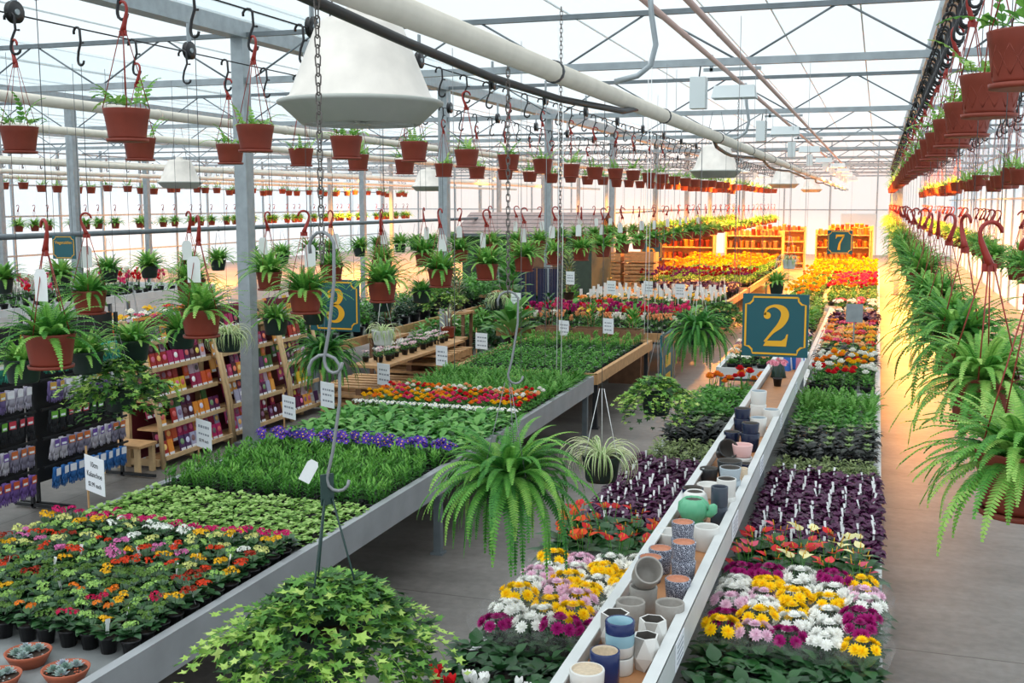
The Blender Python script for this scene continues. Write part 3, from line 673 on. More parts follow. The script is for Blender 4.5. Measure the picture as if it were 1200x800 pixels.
# long hand wires and chains that drop from the trusses
for i, (x, y, z0) in enumerate([(-1.3, 11.0, 1.9), (-1.9, 12.5, 1.2), (-2.7, 14.0, 1.3), (-1.25, 17.0, 1.5), (-1.0, 8.3, 2.2), (-2.9, 9.0, 1.3)]):
    mb = MB(); mb.tube([(0, 0, 0), (0, 0, z0-4.14)], .003, 'grey_wire', 4); solo('hanging_wire', mb, 'bare thin wire dropping from a truss over the middle aisle, %s from here' % nth(i+1), 'wire', (x, y, 4.14))

# ------------------------------------------------------------------ benches
BZ = .64
def bench(name, label, x0, x1, y0, y1, z, rail_h=.2, rail_mat='bench_metal', legs=None, top='tray_metal', legm='galv_dark'):
    t = thing(name, label, 'bench', (x0, y0, 0)); w, l = x1-x0, y1-y0; rz = z+.08-rail_h/2
    mb = MB(); mb.box((w/2, l/2, z-.015), (w-.03, l-.03, .03), top); part('tray', mb, t)
    for nm, c, d in (('side_rail', (w, l/2, rz), (.03, l, rail_h)), ('side_rail', (0, l/2, rz), (.03, l, rail_h)), ('end_rail', (w/2, 0, rz), (w-.03, .03, rail_h)), ('end_rail', (w/2, l, rz), (w-.03, .03, rail_h))):
        mb = MB(); mb.box(c, d, rail_mat); 
        if nm == 'side_rail': mb.box((c[0]-.02 if c[0] > 0 else .02, c[1], rz+rail_h/2-.01), (.05, l, .015), rail_mat)
        part(nm, mb, t)
    n = legs or max(2, int(l/3.4)+1)
    for i in range(n):
        for xx in (.05, w-.05):
            mb = MB(); mb.box((0, 0, (rz-rail_h/2)/2), (.06, .06, rz-rail_h/2), legm); lg = part('leg', mb, t, (xx, .15+(l-.3)*i/(n-1), 0)); mb = MB(); mb.box((0, 0, .01), (.1, .1, .02), legm); part('foot_plate', mb, lg)
        mb = MB(); mb.box((w/2, .15+(l-.3)*i/(n-1), rz-rail_h/2-.03), (w-.06, .05, .05), legm); part('crossbar', mb, t)
    return t
bench('display_bench', 'long grey metal rolling bench full of bedding plants, with a wide front rail', -5.03, -3.2, 3.1, 12.75, BZ)
bench('display_bench', 'wooden edged bench of green herbs beyond the grey metal bench', -5.1, -3.2, 12.95, 16.4, BZ, .14, 'wood', None, 'tray_metal', 'black_hose')
bench('display_bench', 'low bench under the pot shelf, along the right aisle', -1.84, .09, 3.2, 12.9, .50, .14, 'shelf_white')
bench('display_bench', 'low bench of bright flowers farther along the right aisle', -.82, .09, 13.3, 24.2, .50, .14, 'shelf_white')
bench('display_bench', 'narrow low bench of pansies and green plants left of the bright flowers', -2.0, -.86, 14.9, 24.2, .50, .14, 'shelf_white')
bench('display_bench', 'far low bench of flowers along the right aisle under orange lamps', -2.0, .09, 24.6, 39, .50, .14, 'shelf_white')
bench('display_bench', 'bench of pink and white cyclamens past the herb bench', -6.0, -3.0, 17.3, 20.8, BZ, .14, 'wood')
bench('display_bench', 'bench of white tagged plants in front of the orange crates', -6.1, -2.95, 21.6, 27.0, BZ, .14, 'wood')
bench('display_bench', 'far bench of dark red and yellow flowers below the lamps', -6.2, -3.0, 28, 38, .6, .14, 'wood')
bench('display_bench', 'bench of colourful flowers behind the seed packet racks', -11.6, -9.2, 9.5, 19.5, .8, .14, 'shelf_white')
bench('display_bench', 'second bench of colourful flowers behind the seed packet racks', -17.3, -14.9, 11.5, 22.5, .8, .14, 'shelf_white')

# ------------------------------------------------------------------ bedding plants
def small_pot(r=.048, h=.085, mat='black_plastic', soil='soil', n=12):
    mb = MB(); mb.lathe([(r*.74, 0), (r*.95, h*.85), (r*1.02, h*.86), (r*1.04, h), (r*.93, h), (r*.9, h-.012), (0, h-.012, soil)], n, mat); return mb
SPOT = small_pot().mesh('pot'); MPOT = small_pot(.072, .12).mesh('pot'); TPOT = small_pot(.05, .09, 'terracotta').mesh('pot')
CELL = small_pot(.045, .065, 'black_plastic', 'soil', 8)
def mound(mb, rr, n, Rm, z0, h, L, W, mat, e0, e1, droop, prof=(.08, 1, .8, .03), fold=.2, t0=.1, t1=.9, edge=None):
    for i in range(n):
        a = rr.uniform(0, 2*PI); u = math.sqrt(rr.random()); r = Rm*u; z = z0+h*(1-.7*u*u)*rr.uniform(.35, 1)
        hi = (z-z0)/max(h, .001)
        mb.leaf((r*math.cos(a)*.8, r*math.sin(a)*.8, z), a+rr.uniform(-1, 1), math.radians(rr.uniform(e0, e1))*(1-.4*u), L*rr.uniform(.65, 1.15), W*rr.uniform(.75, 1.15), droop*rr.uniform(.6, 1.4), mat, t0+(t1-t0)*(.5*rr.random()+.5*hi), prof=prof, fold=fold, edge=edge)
def kal_leaves(seed):
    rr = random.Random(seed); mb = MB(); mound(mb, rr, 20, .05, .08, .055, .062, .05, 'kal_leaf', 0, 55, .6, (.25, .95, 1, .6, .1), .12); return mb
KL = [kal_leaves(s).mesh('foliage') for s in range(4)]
def kal_flower(seed, n=4, full=True):
    rr = random.Random(seed); mb = MB()
    for k in range(n):
        a = 2*PI*k/n+rr.uniform(-.5, .5); r = rr.uniform(.012, .038); c = Vector((r*math.cos(a), r*math.sin(a), .16+rr.uniform(-.012, .02)))
        mb.tube([(c.x*.4, c.y*.4, .09), tuple(c-Vector((0, 0, .01)))], .0022, 'kal_leaf', 3)
        for j in range(13):
            th = rr.uniform(0, 2*PI); ph = math.sqrt(rr.random())*1.35; nv = Vector((math.sin(ph)*math.cos(th), math.sin(ph)*math.sin(th), math.cos(ph)))
            mb.star(c+Vector((nv.x*.021, nv.y*.021, nv.z*.012)), nv, .0095, 4, 'petal', rr.random(), .5, rr.random(), .25)
    return mb
KF = [kal_flower(s, 3+s % 3).mesh('flower_cluster') for s in range(5)]
GREEN = H('9cc26a'); KCOL = {'yellow': H('e9b41f'), 'orange red': H('d8421f'), 'crimson': H('c3204e'), 'magenta': H('c81e68'), 'pink': H('d777b0'), 'pale yellow': H('d6d98a'), 'budding green': GREEN, 'orange': H('e87f24'), 'brick red': H('a2321f'), 'white': H('eef0ea'), 'bud': H('5f7f3a')}
x0, x1 = -5.0, -3.2
def pot_thing(name, label, cat, loc, group, pot, leaves, flowers=None, col=None, fname='flower_cluster', s=1., extra=None):
    t = thing(name, label, cat, loc, group, R.uniform(0, 6.3)); part('pot', pot, t); part('foliage', leaves, t, scale=s)
    if flowers: part(fname, flowers, t, col=col, scale=s)
    if extra: part(*extra[:2], t, **extra[2])
    return t
TAGM = MB(); TAGM.poly([(-.009, 0, 0), (.009, 0, 0), (.009, .0, .07), (.012, 0, .075), (.012, 0, .1), (-.012, 0, .1), (-.012, 0, .075), (-.009, 0, .07)], 'white_plastic'); TAGM = TAGM.mesh('label_stake')
ny = 13; nx = 14
for r_ in range(ny):
    y = 4.22+r_*.118
    for c_ in range(nx):
        x = x1-.12-c_*.125
        if r_ < 3 and c_ > 9 - r_*0 and False: continue
        u = r_/(ny-1)
        if r_ == ny-1: col = 'magenta'
        elif r_ == ny-2: col = R.choice(['yellow', 'yellow', 'pale yellow', 'white'])
        elif r_ == ny-3: col = R.choice(['budding green', 'pale yellow', 'white', 'budding green'])
        elif r_ >= ny-6: col = R.choice(['orange red', 'brick red', 'orange red', 'pink', 'pale yellow', 'yellow', 'budding green'])
        elif r_ >= 4: col = R.choice(['budding green', 'bud', 'bud', 'brick red', 'budding green', 'orange red', 'bud', 'brick red', 'yellow'])
        else: col = R.choice(['budding green', 'bud', 'bud', 'bud', 'yellow', 'crimson', 'orange', 'budding green'])
        lab = '%s kalanchoe in black pot, %s from the rail in the %s row of kalanchoes' % ({'bud': 'unopened'}.get(col, col), nth(c_+1), nth(r_+1))
        ex = ('label_stake', TAGM, dict(loc=(.03, .0, .09), rot=(-.25, 0, R.uniform(0, 6)))) if R.random() < .10 else None
        pot_thing('kalanchoe', lab, 'kalanchoe', (x+R.uniform(-.012, .012), y+R.uniform(-.012, .012), BZ), 'ten centimetre kalanchoes', SPOT, R.choice(KL), R.choice(KF[2:] if r_ >= ny-2 else KF), KCOL[col], s=R.uniform(.95, 1.12)+(.14 if r_ >= ny-2 else 0), extra=ex)
# simple single-mesh bedding plants
def bedding(seed, kind):
    rr = random.Random(seed*31+len(kind)); mb = MB(); mb.merge(CELL)
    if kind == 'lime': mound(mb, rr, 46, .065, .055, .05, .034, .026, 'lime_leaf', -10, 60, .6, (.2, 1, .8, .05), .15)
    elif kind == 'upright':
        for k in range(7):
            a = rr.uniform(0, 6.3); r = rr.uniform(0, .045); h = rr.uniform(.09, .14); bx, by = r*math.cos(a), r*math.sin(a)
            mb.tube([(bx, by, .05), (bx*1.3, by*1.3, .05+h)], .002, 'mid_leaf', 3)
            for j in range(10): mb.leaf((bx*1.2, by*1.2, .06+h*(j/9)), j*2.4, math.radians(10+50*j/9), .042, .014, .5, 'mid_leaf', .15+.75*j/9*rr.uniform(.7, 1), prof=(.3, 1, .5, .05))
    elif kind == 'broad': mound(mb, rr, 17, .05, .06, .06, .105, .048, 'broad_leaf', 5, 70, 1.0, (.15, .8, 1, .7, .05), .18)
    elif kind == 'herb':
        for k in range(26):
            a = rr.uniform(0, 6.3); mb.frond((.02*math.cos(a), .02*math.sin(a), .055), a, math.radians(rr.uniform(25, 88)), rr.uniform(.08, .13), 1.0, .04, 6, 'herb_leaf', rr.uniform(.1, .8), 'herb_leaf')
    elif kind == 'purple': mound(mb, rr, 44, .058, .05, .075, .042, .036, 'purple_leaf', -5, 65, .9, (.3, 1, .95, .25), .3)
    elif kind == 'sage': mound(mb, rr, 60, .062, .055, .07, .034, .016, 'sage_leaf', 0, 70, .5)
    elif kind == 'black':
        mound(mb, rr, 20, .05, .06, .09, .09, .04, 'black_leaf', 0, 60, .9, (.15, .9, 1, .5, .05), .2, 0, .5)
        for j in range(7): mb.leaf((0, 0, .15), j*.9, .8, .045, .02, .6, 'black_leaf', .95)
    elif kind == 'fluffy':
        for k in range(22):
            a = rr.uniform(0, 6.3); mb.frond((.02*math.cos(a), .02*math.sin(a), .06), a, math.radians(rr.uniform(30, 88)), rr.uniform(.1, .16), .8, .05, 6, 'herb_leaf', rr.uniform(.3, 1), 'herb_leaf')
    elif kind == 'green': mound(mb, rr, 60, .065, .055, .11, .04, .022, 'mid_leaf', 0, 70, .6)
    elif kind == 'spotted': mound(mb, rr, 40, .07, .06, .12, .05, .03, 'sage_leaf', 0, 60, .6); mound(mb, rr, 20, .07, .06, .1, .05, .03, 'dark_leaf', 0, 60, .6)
    return mb.mesh('bedding_plant')
VAR = {}
def variant(kind, n=3):
    if kind not in VAR: VAR[kind] = [bedding(s, kind) for s in range(n)]
    return R.choice(VAR[kind])
def band(name, cat, kind, desc, xs, xe, ys, ye, z, px, py, group, s=1., jit=.012, tags=0., where='rail'):
    ny_ = max(1, int(round((ye-ys)/py))); nx_ = max(1, int(round((xe-xs)/px)))
    for j in range(ny_):
        for i in range(nx_):
            loc = (xe-(i+.5)*(xe-xs)/nx_+R.uniform(-jit, jit), ys+(j+.5)*(ye-ys)/ny_+R.uniform(-jit, jit), z)
            lab = '%s, %s from the %s, %s row' % (desc, nth(i+1), where, nth(j+1))
            if tags and R.random() < tags:
                t = thing(name, lab, cat, loc, group, R.uniform(-.4, .4)); part('plant', variant(kind), t, scale=s*R.uniform(.9, 1.12)); part('label_stake', TAGM, t, (.03, -.035, .125), (R.uniform(-.55, -.3), R.uniform(-.1, .2), R.uniform(.1, .5)), (.7, 1, .9))
            else: solo(name, variant(kind), lab, cat, loc, group, R.uniform(0, 6.3), s*R.uniform(.9, 1.12))
band('lime_seedling', 'seedling', 'lime', 'pale lime green bedding plant', -5.0, -3.23, 5.80, 6.66, BZ, .118, .12, 'pale lime bedding plants', 1.1, where='rail')
band('green_seedling', 'seedling', 'upright', 'upright mid green bedding plant', -5.0, -3.23, 6.74, 7.98, BZ, .12, .125, 'upright green bedding plants', 1.05)
# violets
def viola(seed):
    rr = random.Random(seed+77); mb = MB(); mb.merge(CELL); mound(mb, rr, 30, .055, .055, .05, .04, .016, 'mid_leaf', 0, 60, .5); return mb
VL = [viola(s).mesh('foliage') for s in (1, 2)]
def blossoms(seed, n, r, z, size, petals, eye=True, up_=.6):
    rr = random.Random(seed+5); mb = MB()
    for k in range(n):
        a = rr.uniform(0, 6.3); u = math.sqrt(rr.random())*r; c = Vector((u*math.cos(a), u*math.sin(a), z+rr.uniform(-.015, .02)))
        nv = Vector((math.cos(a)*up_, math.sin(a)*up_-.25, 1))
        mb.star(c, nv, size*rr.uniform(.85, 1.15), petals, 'petal', rr.random(), .62, rr.random(), .15); 
        if eye: mb.star(c+nv.normalized()*.0035, nv, size*.25, 4, 'yellow_eye', .5, .8)
        mb.tube([(c.x*.5, c.y*.5, .06), tuple(c)], .0014, 'mid_leaf', 3)
    return mb
VF = [blossoms(s, 9, .055, .135, .021, 5).mesh('flower') for s in (1, 2, 3)]
WF = [blossoms(s, 12, .055, .13, .019, 6).mesh('flower') for s in (4, 5)]
def two(name, label, cat, loc, group, leaves, flowers, col, fname='flower', s=1.):
    t = thing(name, label, cat, loc, group, R.uniform(-.5, .5)); part('foliage', leaves, t, scale=s); part(fname, flowers, t, col=col, scale=s); return t
for i in range(15):
    for j in range(2):
        col = R.choice([H('4b2a9c'), H('5a35ab'), H('432793')])
        two('viola', 'violet flowered viola, %s from the rail in its %s row' % (nth(i+1), nth(j+1)), 'viola', (-3.27-i*.117, 8.08+j*.12, BZ), 'violet violas', R.choice(VL), R.choice(VF), col, s=1.55)
band('primrose_seedling', 'seedling', 'broad', 'broad leaved green plant without flowers', -5.0, -3.23, 8.34, 9.84, BZ, .135, .15, 'broad leaved green plants', 1.2)
for i in range(15):
    two('white_primrose', 'white flowered primrose, %s from the rail in its row' % nth(i+1), 'primrose', (-3.29-i*.117, 9.94, BZ), 'white primroses', R.choice(VL), R.choice(WF), H('eef0ee'), s=1.25)
def ranuncle(seed, n):
    rr = random.Random(seed+9); mb = MB()
    for k in range(n):
        a = 2*PI*k/n+rr.random(); r = .035 if n > 1 else 0; c = Vector((r*math.cos(a), r*math.sin(a), .165+rr.uniform(-.02, .015)))
        mb.tube([(c.x*.4, c.y*.4, .06), tuple(c)], .002, 'mid_leaf', 4)
        for ring, (np_, el, L) in enumerate(((7, 15, .030), (7, 45, .027), (6, 68, .022), (5, 85, .016))):
            for j in range(np_): mb.leaf(tuple(c+Vector((0, 0, .003*ring))), 2*PI*j/np_+ring*.4, math.radians(el), L, L*.85, -.9, 'petal', rr.random(), prof=(.4, 1, .95, .4), fold=.12)
    return mb
RF = [ranuncle(s, 3).mesh('flower') for s in (1, 2, 3)]
RANC = {'yellow': H('f0bd1d'), 'red': H('d3202e'), 'hot pink': H('e0457c'), 'orange': H('ee8c2a'), 'peach': H('efb27f'), 'white': H('efeee6')}
for j in range(6):
    for i in range(15):
        cn = R.choice(['yellow', 'red', 'hot pink', 'orange', 'yellow', 'hot pink'] if j < 3 else ['orange', 'peach', 'red', 'hot pink', 'peach', 'white'])
        two('ranunculus', '%s ranunculus on the grey bench, %s from the rail in its %s row' % (cn, nth(i+1), nth(j+1)), 'ranunculus', (-3.29-i*.117, 10.08+j*.15, BZ), 'ranunculus plants', R.choice(VL), R.choice(RF), RANC[cn], s=1.2)
band('herb_plant', 'herb', 'herb', 'feathery green herb on the grey bench', -5.0, -3.23, 11.0, 12.65, BZ, .15, .165, 'feathery herbs', 1.3)
band('herb_plant', 'herb', 'green', 'leafy green herb on the wooden edged bench', -5.05, -3.25, 13.05, 14.8, BZ, .18, .2, 'leafy herbs on the wooden bench', 1.05)
band('herb_plant', 'herb', 'upright', 'tall green herb on the wooden edged bench', -5.05, -3.25, 14.9, 16.3, BZ, .18, .2, 'tall herbs on the wooden bench', 1.0)

# succulent bowls at the near corner of the bench
def bowl(x, y, label, seed, r=.105):
    rr = random.Random(seed); t = thing('succulent_bowl', label, 'succulent bowl', (x, y, BZ))
    mb = MB(); mb.lathe([(r*.7, 0), (r*.95, .05), (r*1.02, .065), (r*.95, .066), (r*.9, .05), (0, .052, 'terra_soil')], 24, 'clay'); part('bowl', mb, t)
    for k in range(5):
        a = 2*PI*k/5; c = (r*.5*math.cos(a), r*.5*math.sin(a), .055) if k else (0, 0, .06); mb = MB()
        for ring in range(4):
            for j in range(8): mb.leaf((c[0], c[1], c[2]+.004*ring), 2*PI*j/8+ring*.35, .15+.38*ring, .042-.008*ring, .018, -.4, 'succulent', rr.random()*.5+.25*(k % 3), prof=(.5, 1, .8, .05), fold=.25)
        part('rosette', mb, t)
    mb = MB()
    for k in range(26):
        a = rr.uniform(0, 6.3); u = r*.85*math.sqrt(rr.random()); mb.lathe([(0, 0), (.006, .003), (.005, .008), (0, .01)], 5, 'stone' if seed % 2 else 'clay', (u*math.cos(a), u*math.sin(a), .05))
    part('pebble', mb, t).__setitem__('kind', 'stuff')
bowl(-3.42, 3.88, 'clay bowl of grey and lilac succulents, nearest the rail', 2); bowl(-3.72, 3.98, 'clay bowl of green succulents and white pebbles, second from the rail', 3); bowl(-3.66, 3.72, 'clay bowl of succulents at the very corner of the bench', 5)

# ------------------------------------------------------------------ low bench: right of the shelf and left of it
def big_leaves(seed, n, Rm, h, L, W, mat, prof, e0=0, e1=60, dr=.7):
    rr = random.Random(seed); mb = MB(); mound(mb, rr, n, Rm, .1, h, L, W, mat, e0, e1, dr, prof, .15); return mb
BEG = [big_leaves(s, 34, .11, .09, .075, .058, 'dark_leaf', (.35, 1, .95, .45, .1), -5, 55).mesh('foliage') for s in (1, 2, 3)]
MUML = [big_leaves(s, 40, .10, .12, .08, .045, 'dark_leaf', (.2, .9, .6, .8, .05), -20, 50).mesh('foliage') for s in (4, 5)]
ANTL = [big_leaves(s, 15, .08, .12, .17, .10, 'dark_leaf', (.7, 1, .8, .45, .03), 5, 65, 1.0).mesh('foliage') for s in (6, 7)]
def mum(seed, n=9):
    rr = random.Random(seed+40); mb = MB()
    for k in range(n):
        if k == 0: th, ph = 0, 0
        else: th, ph = 2*PI*k/(n-1)+rr.uniform(-.2, .2), rr.uniform(.55, .95)
        nv = Vector((math.sin(ph)*math.cos(th), math.sin(ph)*math.sin(th), math.cos(ph))); c = Vector((nv.x*.10, nv.y*.10, .19+nv.z*.075))
        mb.tube([(c.x*.5, c.y*.5, .12), tuple(c)], .0025, 'dark_leaf', 3)
        a = nv.orthogonal().normalized(); d = nv.cross(a)
        for ring, (np_, el, L) in enumerate(((13, .12, .036), (11, .5, .030), (8, .9, .022), (5, 1.25, .014))):
            for j in range(np_):
                an = 2*PI*j/np_+ring*.3+rr.uniform(-.1, .1); o = a*math.cos(an)+d*math.sin(an); dr = o*math.cos(el)+nv*math.sin(el); sd = nv.cross(o); b = len(mb.v); w_ = L*.2
                base = c+nv*(.002*ring)
                mb.v.extend(tuple(q) for q in (base, base+dr*L*.6+sd*w_, base+dr*L, base+dr*L*.6-sd*w_)); mb.face([b, b+1, b+2, b+3], 'petal', rr.uniform(.2, 1)*(1 if ring < 3 else .8))
    return mb
MF = [mum(s, n).mesh('flower') for s, n in ((1, 9), (2, 8), (3, 10))]
SLV = MB()
for k in range(14):
    a0, a1 = 2*PI*k/14, 2*PI*(k+1)/14
    for (r0, z0, r1, z1) in ((.075, .0, .115, .14), (.115, .14, .15, .255)):
        e0 = 1+.05*(k % 2); e1 = 1+.05*((k+1) % 2)
        SLV.poly([(r0*e0*math.cos(a0), r0*e0*math.sin(a0), z0), (r0*e1*math.cos(a1), r0*e1*math.sin(a1), z0), (r1*e1*math.cos(a1), r1*e1*math.sin(a1), z1), (r1*e0*math.cos(a0), r1*e0*math.sin(a0), z1)], 'sleeve_film')
SLV = SLV.mesh('plastic_sleeve')
MC = {'white': H('f1f1ec'), 'yellow': H('fbd313'), 'magenta': H('a3186f'), 'pale pink': H('e8c3d6')}
B2 = .50
def mum_block(xs, ys, side, cols):
    n = 0
    for j, y in enumerate(ys):
        for i, x in enumerate(xs):
            cn = cols[j][i] if j < len(cols) and i < len(cols[j]) else R.choice(list(MC)); n += 1
            t = pot_thing('chrysanthemum', '%s potted chrysanthemum %s, %s from the shelf, %s row' % (cn, side, nth(i+1), nth(j+1)), 'chrysanthemum', (x+R.uniform(-.015, .015), y+R.uniform(-.02, .02), B2), 'potted chrysanthemums', MPOT, R.choice(MUML), R.choice(MF), MC[cn], 'flower', R.uniform(.98, 1.12))
            part('plastic_sleeve', SLV, t)
W_, Y_, M_, P_ = 'white', 'yellow', 'magenta', 'pale pink'
mum_block([-.655, -.49, -.325, -.16, .0], [5.2, 5.37, 5.54, 5.71, 5.88, 6.05], 'right of the pot shelf', [[Y_, P_, M_, W_, Y_], [M_, Y_, W_, W_, M_], [P_, W_, Y_, W_, M_], [W_, P_, Y_, Y_, W_], [W_, Y_, W_, W_, P_], [M_, M_, W_, M_, Y_]])
mum_block([-1.22, -1.385, -1.55, -1.715], [4.95, 5.12, 5.29, 5.46, 5.63, 5.8, 5.97], 'left of the pot shelf', [[M_, M_, W_, M_], [P_, Y_, W_, W_], [W_, P_, Y_, Y_], [W_, Y_, P_, W_], [Y_, W_, Y_, P_], [Y_, Y_, W_, W_], [W_, W_, P_, Y_]])
def block(name, cat, desc, xs, ys, pot, leaves, flowers, cols, fname, group, s=1., prob=1., where='aisle'):
    for j, y in enumerate(ys):
        for i, x in enumerate(xs):
            c = R.choice(list(cols)) if cols else None; f = R.choice(flowers) if flowers and R.random() < prob else None
            d = (c+' ' if f and c else '')+desc
            pot_thing(name, '%s, %s from the %s, %s row' % (d, nth(i+1), where, nth(j+1)), cat, (x+R.uniform(-.015, .015), y+R.uniform(-.015, .015), B2), group, pot, R.choice(leaves), f, cols[c] if f and c else None, fname, s*R.uniform(.92, 1.1))
fr = lambda a, b_, n: [a+(b_-a)*(i+.5)/n for i in range(n)]
block('begonia', 'begonia', 'begonia with round leaves right of the pot shelf', fr(.06, -.71, 5), fr(4.15, 5.14, 6), MPOT, BEG, None, None, None, 'round leaved begonias', 1.05)
block('begonia', 'begonia', 'begonia with round leaves left of the pot shelf', fr(-1.86, -1.12, 4), fr(4.3, 4.88, 3), MPOT, BEG, None, None, None, 'round leaved begonias', .98)
# cyclamens near the left bottom
def cyc(seed, n=7):
    rr = random.Random(seed+3); mb = MB()
    for k in range(n):
        a = rr.uniform(0, 6.3); r = rr.uniform(0, .05); c = Vector((r*math.cos(a), r*math.sin(a), .22+rr.uniform(-.03, .04))); mb.tube([(c.x*.4, c.y*.4, .1), tuple(c)], .0022, 'dark_leaf', 4)
        for j in range(5): mb.leaf(tuple(c), 2*PI*j/5+rr.random(), 1.05, .05, .028, rr.uniform(-.5, .3), 'petal', rr.random(), prof=(.4, 1, .9, .2), fold=.1)
    return mb
CYF = [cyc(s).mesh('flower') for s in (1, 2)]
block('cyclamen', 'cyclamen', 'cyclamen at the near end of low bench', [-1.72, -1.54, -1.36], [4.02, 4.2], MPOT, BEG, CYF, {'white': H('f2f2f0'), 'red': H('c8161f')}, 'flower', 'near cyclamens', 1.)
block('begonia', 'begonia', 'begonia beside near end of the pot shelf', [-1.22], [4.1, 4.3], MPOT, BEG, RF, {'crimson': H('c9163a')}, 'flower', 'red begonias', 1.2)
# anthuriums
def anth(seed, n=4):
    rr = random.Random(seed+13); mb = MB()
    for k in range(n):
        a = rr.uniform(0, 6.3); r = rr.uniform(.03, .1); c = Vector((r*math.cos(a), r*math.sin(a), .27+rr.uniform(-.05, .05))); mb.tube([(c.x*.3, c.y*.3, .1), tuple(c)], .0025, 'mid_leaf', 4)
        mb.leaf(tuple(c), a+rr.uniform(-1, 1), .5, .07, .065, .4, 'petal', rr.random(), prof=(.6, 1, .8, .4, .03), fold=.12); mb.tube([tuple(c), tuple(c+Vector((.01*math.cos(a), .01*math.sin(a), .035)))], [.004, .002], 'yellow_eye', 5)
    return mb
AF = [anth(s).mesh('flower') for s in (1, 2, 3)]
ANC = {'coral red': H('d8434a'), 'pink': H('de5f78'), 'scarlet': H('c8272b'), 'cream': H('e9e2a8')}
block('anthurium', 'anthurium', 'anthurium right of the pot shelf', fr(.04, -.72, 5), fr(6.2, 6.9, 4), MPOT, ANTL, AF, ANC, 'flower', 'anthuriums', .95)
block('anthurium', 'anthurium', 'anthurium left of the pot shelf', fr(-1.9, -1.14, 4), fr(6.18, 7.0, 4), MPOT, ANTL, AF, {'scarlet': H('c8272b'), 'orange red': H('d4491f')}, 'flower', 'anthuriums', .95)
band('purple_coleus', 'coleus', 'purple', 'dark purple leaved plant right of the pot shelf', -.73, .08, 6.95, 9.0, B2, .1, .118, 'dark purple plants', 1.3, .006, .62, 'aisle')
band('purple_coleus', 'coleus', 'purple', 'dark purple leaved plant left of the pot shelf', -1.88, -1.12, 7.1, 9.1, B2, .11, .125, 'dark purple plants', 1.35, .008, .5, 'aisle')
band('sage_plant', 'bedding plant', 'sage', 'greyish green small leaved plant right of the pot shelf', -.74, .07, 9.02, 9.5, B2, .12, .12, 'greyish green plants', 1.2, where='aisle')
band('sage_plant', 'bedding plant', 'sage', 'yellowish green small leaved plant left of the pot shelf', -1.88, -1.12, 9.15, 9.9, B2, .14, .15, 'greyish green plants', 1.25, where='aisle')
band('dark_foliage_plant', 'bedding plant', 'black', 'blackish plant with pale tips right of the pot shelf', -.74, .07, 9.6, 10.75, B2, .16, .19, 'blackish plants', 1.3, where='aisle')
band('dark_foliage_plant', 'bedding plant', 'black', 'blackish plant left of the pot shelf', -1.88, -1.12, 10.0, 10.9, B2, .17, .2, 'blackish plants', 1.4, where='aisle')
band('green_bedding_plant', 'bedding plant', 'green', 'leafy green plant right of the pot shelf', -.74, .07, 10.85, 11.7, B2, .16, .17, 'leafy green plants', 1.3, where='aisle')
band('green_bedding_plant', 'bedding plant', 'green', 'leafy green plant left of the pot shelf', -1.88, -1.12, 11.0, 12.35, B2, .2, .22, 'leafy green plants', 1.7, where='aisle')
band('fluffy_plant', 'bedding plant', 'fluffy', 'fluffy light green plant right of the pot shelf', -.74, .07, 11.75, 12.8, B2, .17, .2, 'fluffy light green plants', 1.35, where='aisle')
# farther along: ranunculus, trays, dark foliage and colour bands
allc = {**RANC, 'purple': H('6a2a77'), 'magenta': H('a8206e')}
def flowerband(name, cat, desc, xs, xe, ys, ye, z, px, py, cols, flw, group, s=1.5, leaves=None, where='aisle'):
    ny_ = max(1, round((ye-ys)/py)); nx_ = max(1, round((xe-xs)/px))
    for j in range(ny_):
        for i in range(nx_):
            cn = R.choice(list(cols))
            two(name, '%s %s, %s from the %s, %s row' % (cn, desc, nth(i+1), where, nth(j+1)), cat, (xe-(i+.5)*(xe-xs)/nx_+R.uniform(-.03, .03), ys+(j+.5)*(ye-ys)/ny_+R.uniform(-.03, .03), z), group, R.choice(leaves or VL), R.choice(flw), cols[cn], 'flower', s*R.uniform(.88, 1.12))
pick = lambda *k: {q: allc[q] for q in k}
flowerband('ranunculus', 'ranunculus', 'ranunculus in terracotta pot beyond the green plants', -.72, .05, 13.4, 15.2, B2, .2, .3, pick('yellow', 'red', 'white', 'orange'), RF, 'ranunculus on the second low bench', 1.9)
flowerband('daffodil', 'flower', 'flowering bulb left of the second sign', -1.85, -1.13, 12.42, 12.85, B2, .2, .22, pick('yellow', 'orange', 'red'), RF, 'flowering bulbs', 2.0)
band('dark_foliage_plant', 'bedding plant', 'black', 'dark plant on the second low bench', -.75, .05, 15.4, 16.6, B2, .2, .25, 'dark plants on the second bench', 1.6, where='aisle')
flowerband('primrose', 'primrose', 'primrose in the second low bench middle', -.76, .05, 16.8, 20.2, B2, .17, .3, pick('orange', 'peach', 'red', 'yellow', 'hot pink'), WF, 'primroses on the second bench', 1.7)
band('purple_plant', 'bedding plant', 'purple', 'dark purple plant behind the primroses', -.76, .05, 20.4, 21.6, B2, .2, .28, 'far purple plants', 2.3, where='aisle')
flowerband('impatiens', 'bedding plant', 'tray impatiens with pale flowers', -.76, .05, 21.8, 23.0, B2, .2, .3, pick('white', 'peach'), WF, 'pale tray flowers', 1.6)
flowerband('hydrangea', 'hydrangea', 'hydrangea at the end of the second bench', -.76, .05, 23.1, 24.1, B2, .22, .4, pick('white', 'hot pink', 'white'), WF, 'hydrangeas', 2.2)
band('green_bedding_plant', 'bedding plant', 'green', 'green plant on the far low bench', -1.0, .05, 24.8, 26.6, B2, .22, .35, 'far green plants', 1.9, where='aisle')
flowerband('geranium', 'geranium', 'geranium on the far low bench', -1.1, .05, 26.8, 31.5, B2, .22, .42, pick('red', 'hot pink', 'red', 'orange'), RF, 'far geraniums', 2.2)
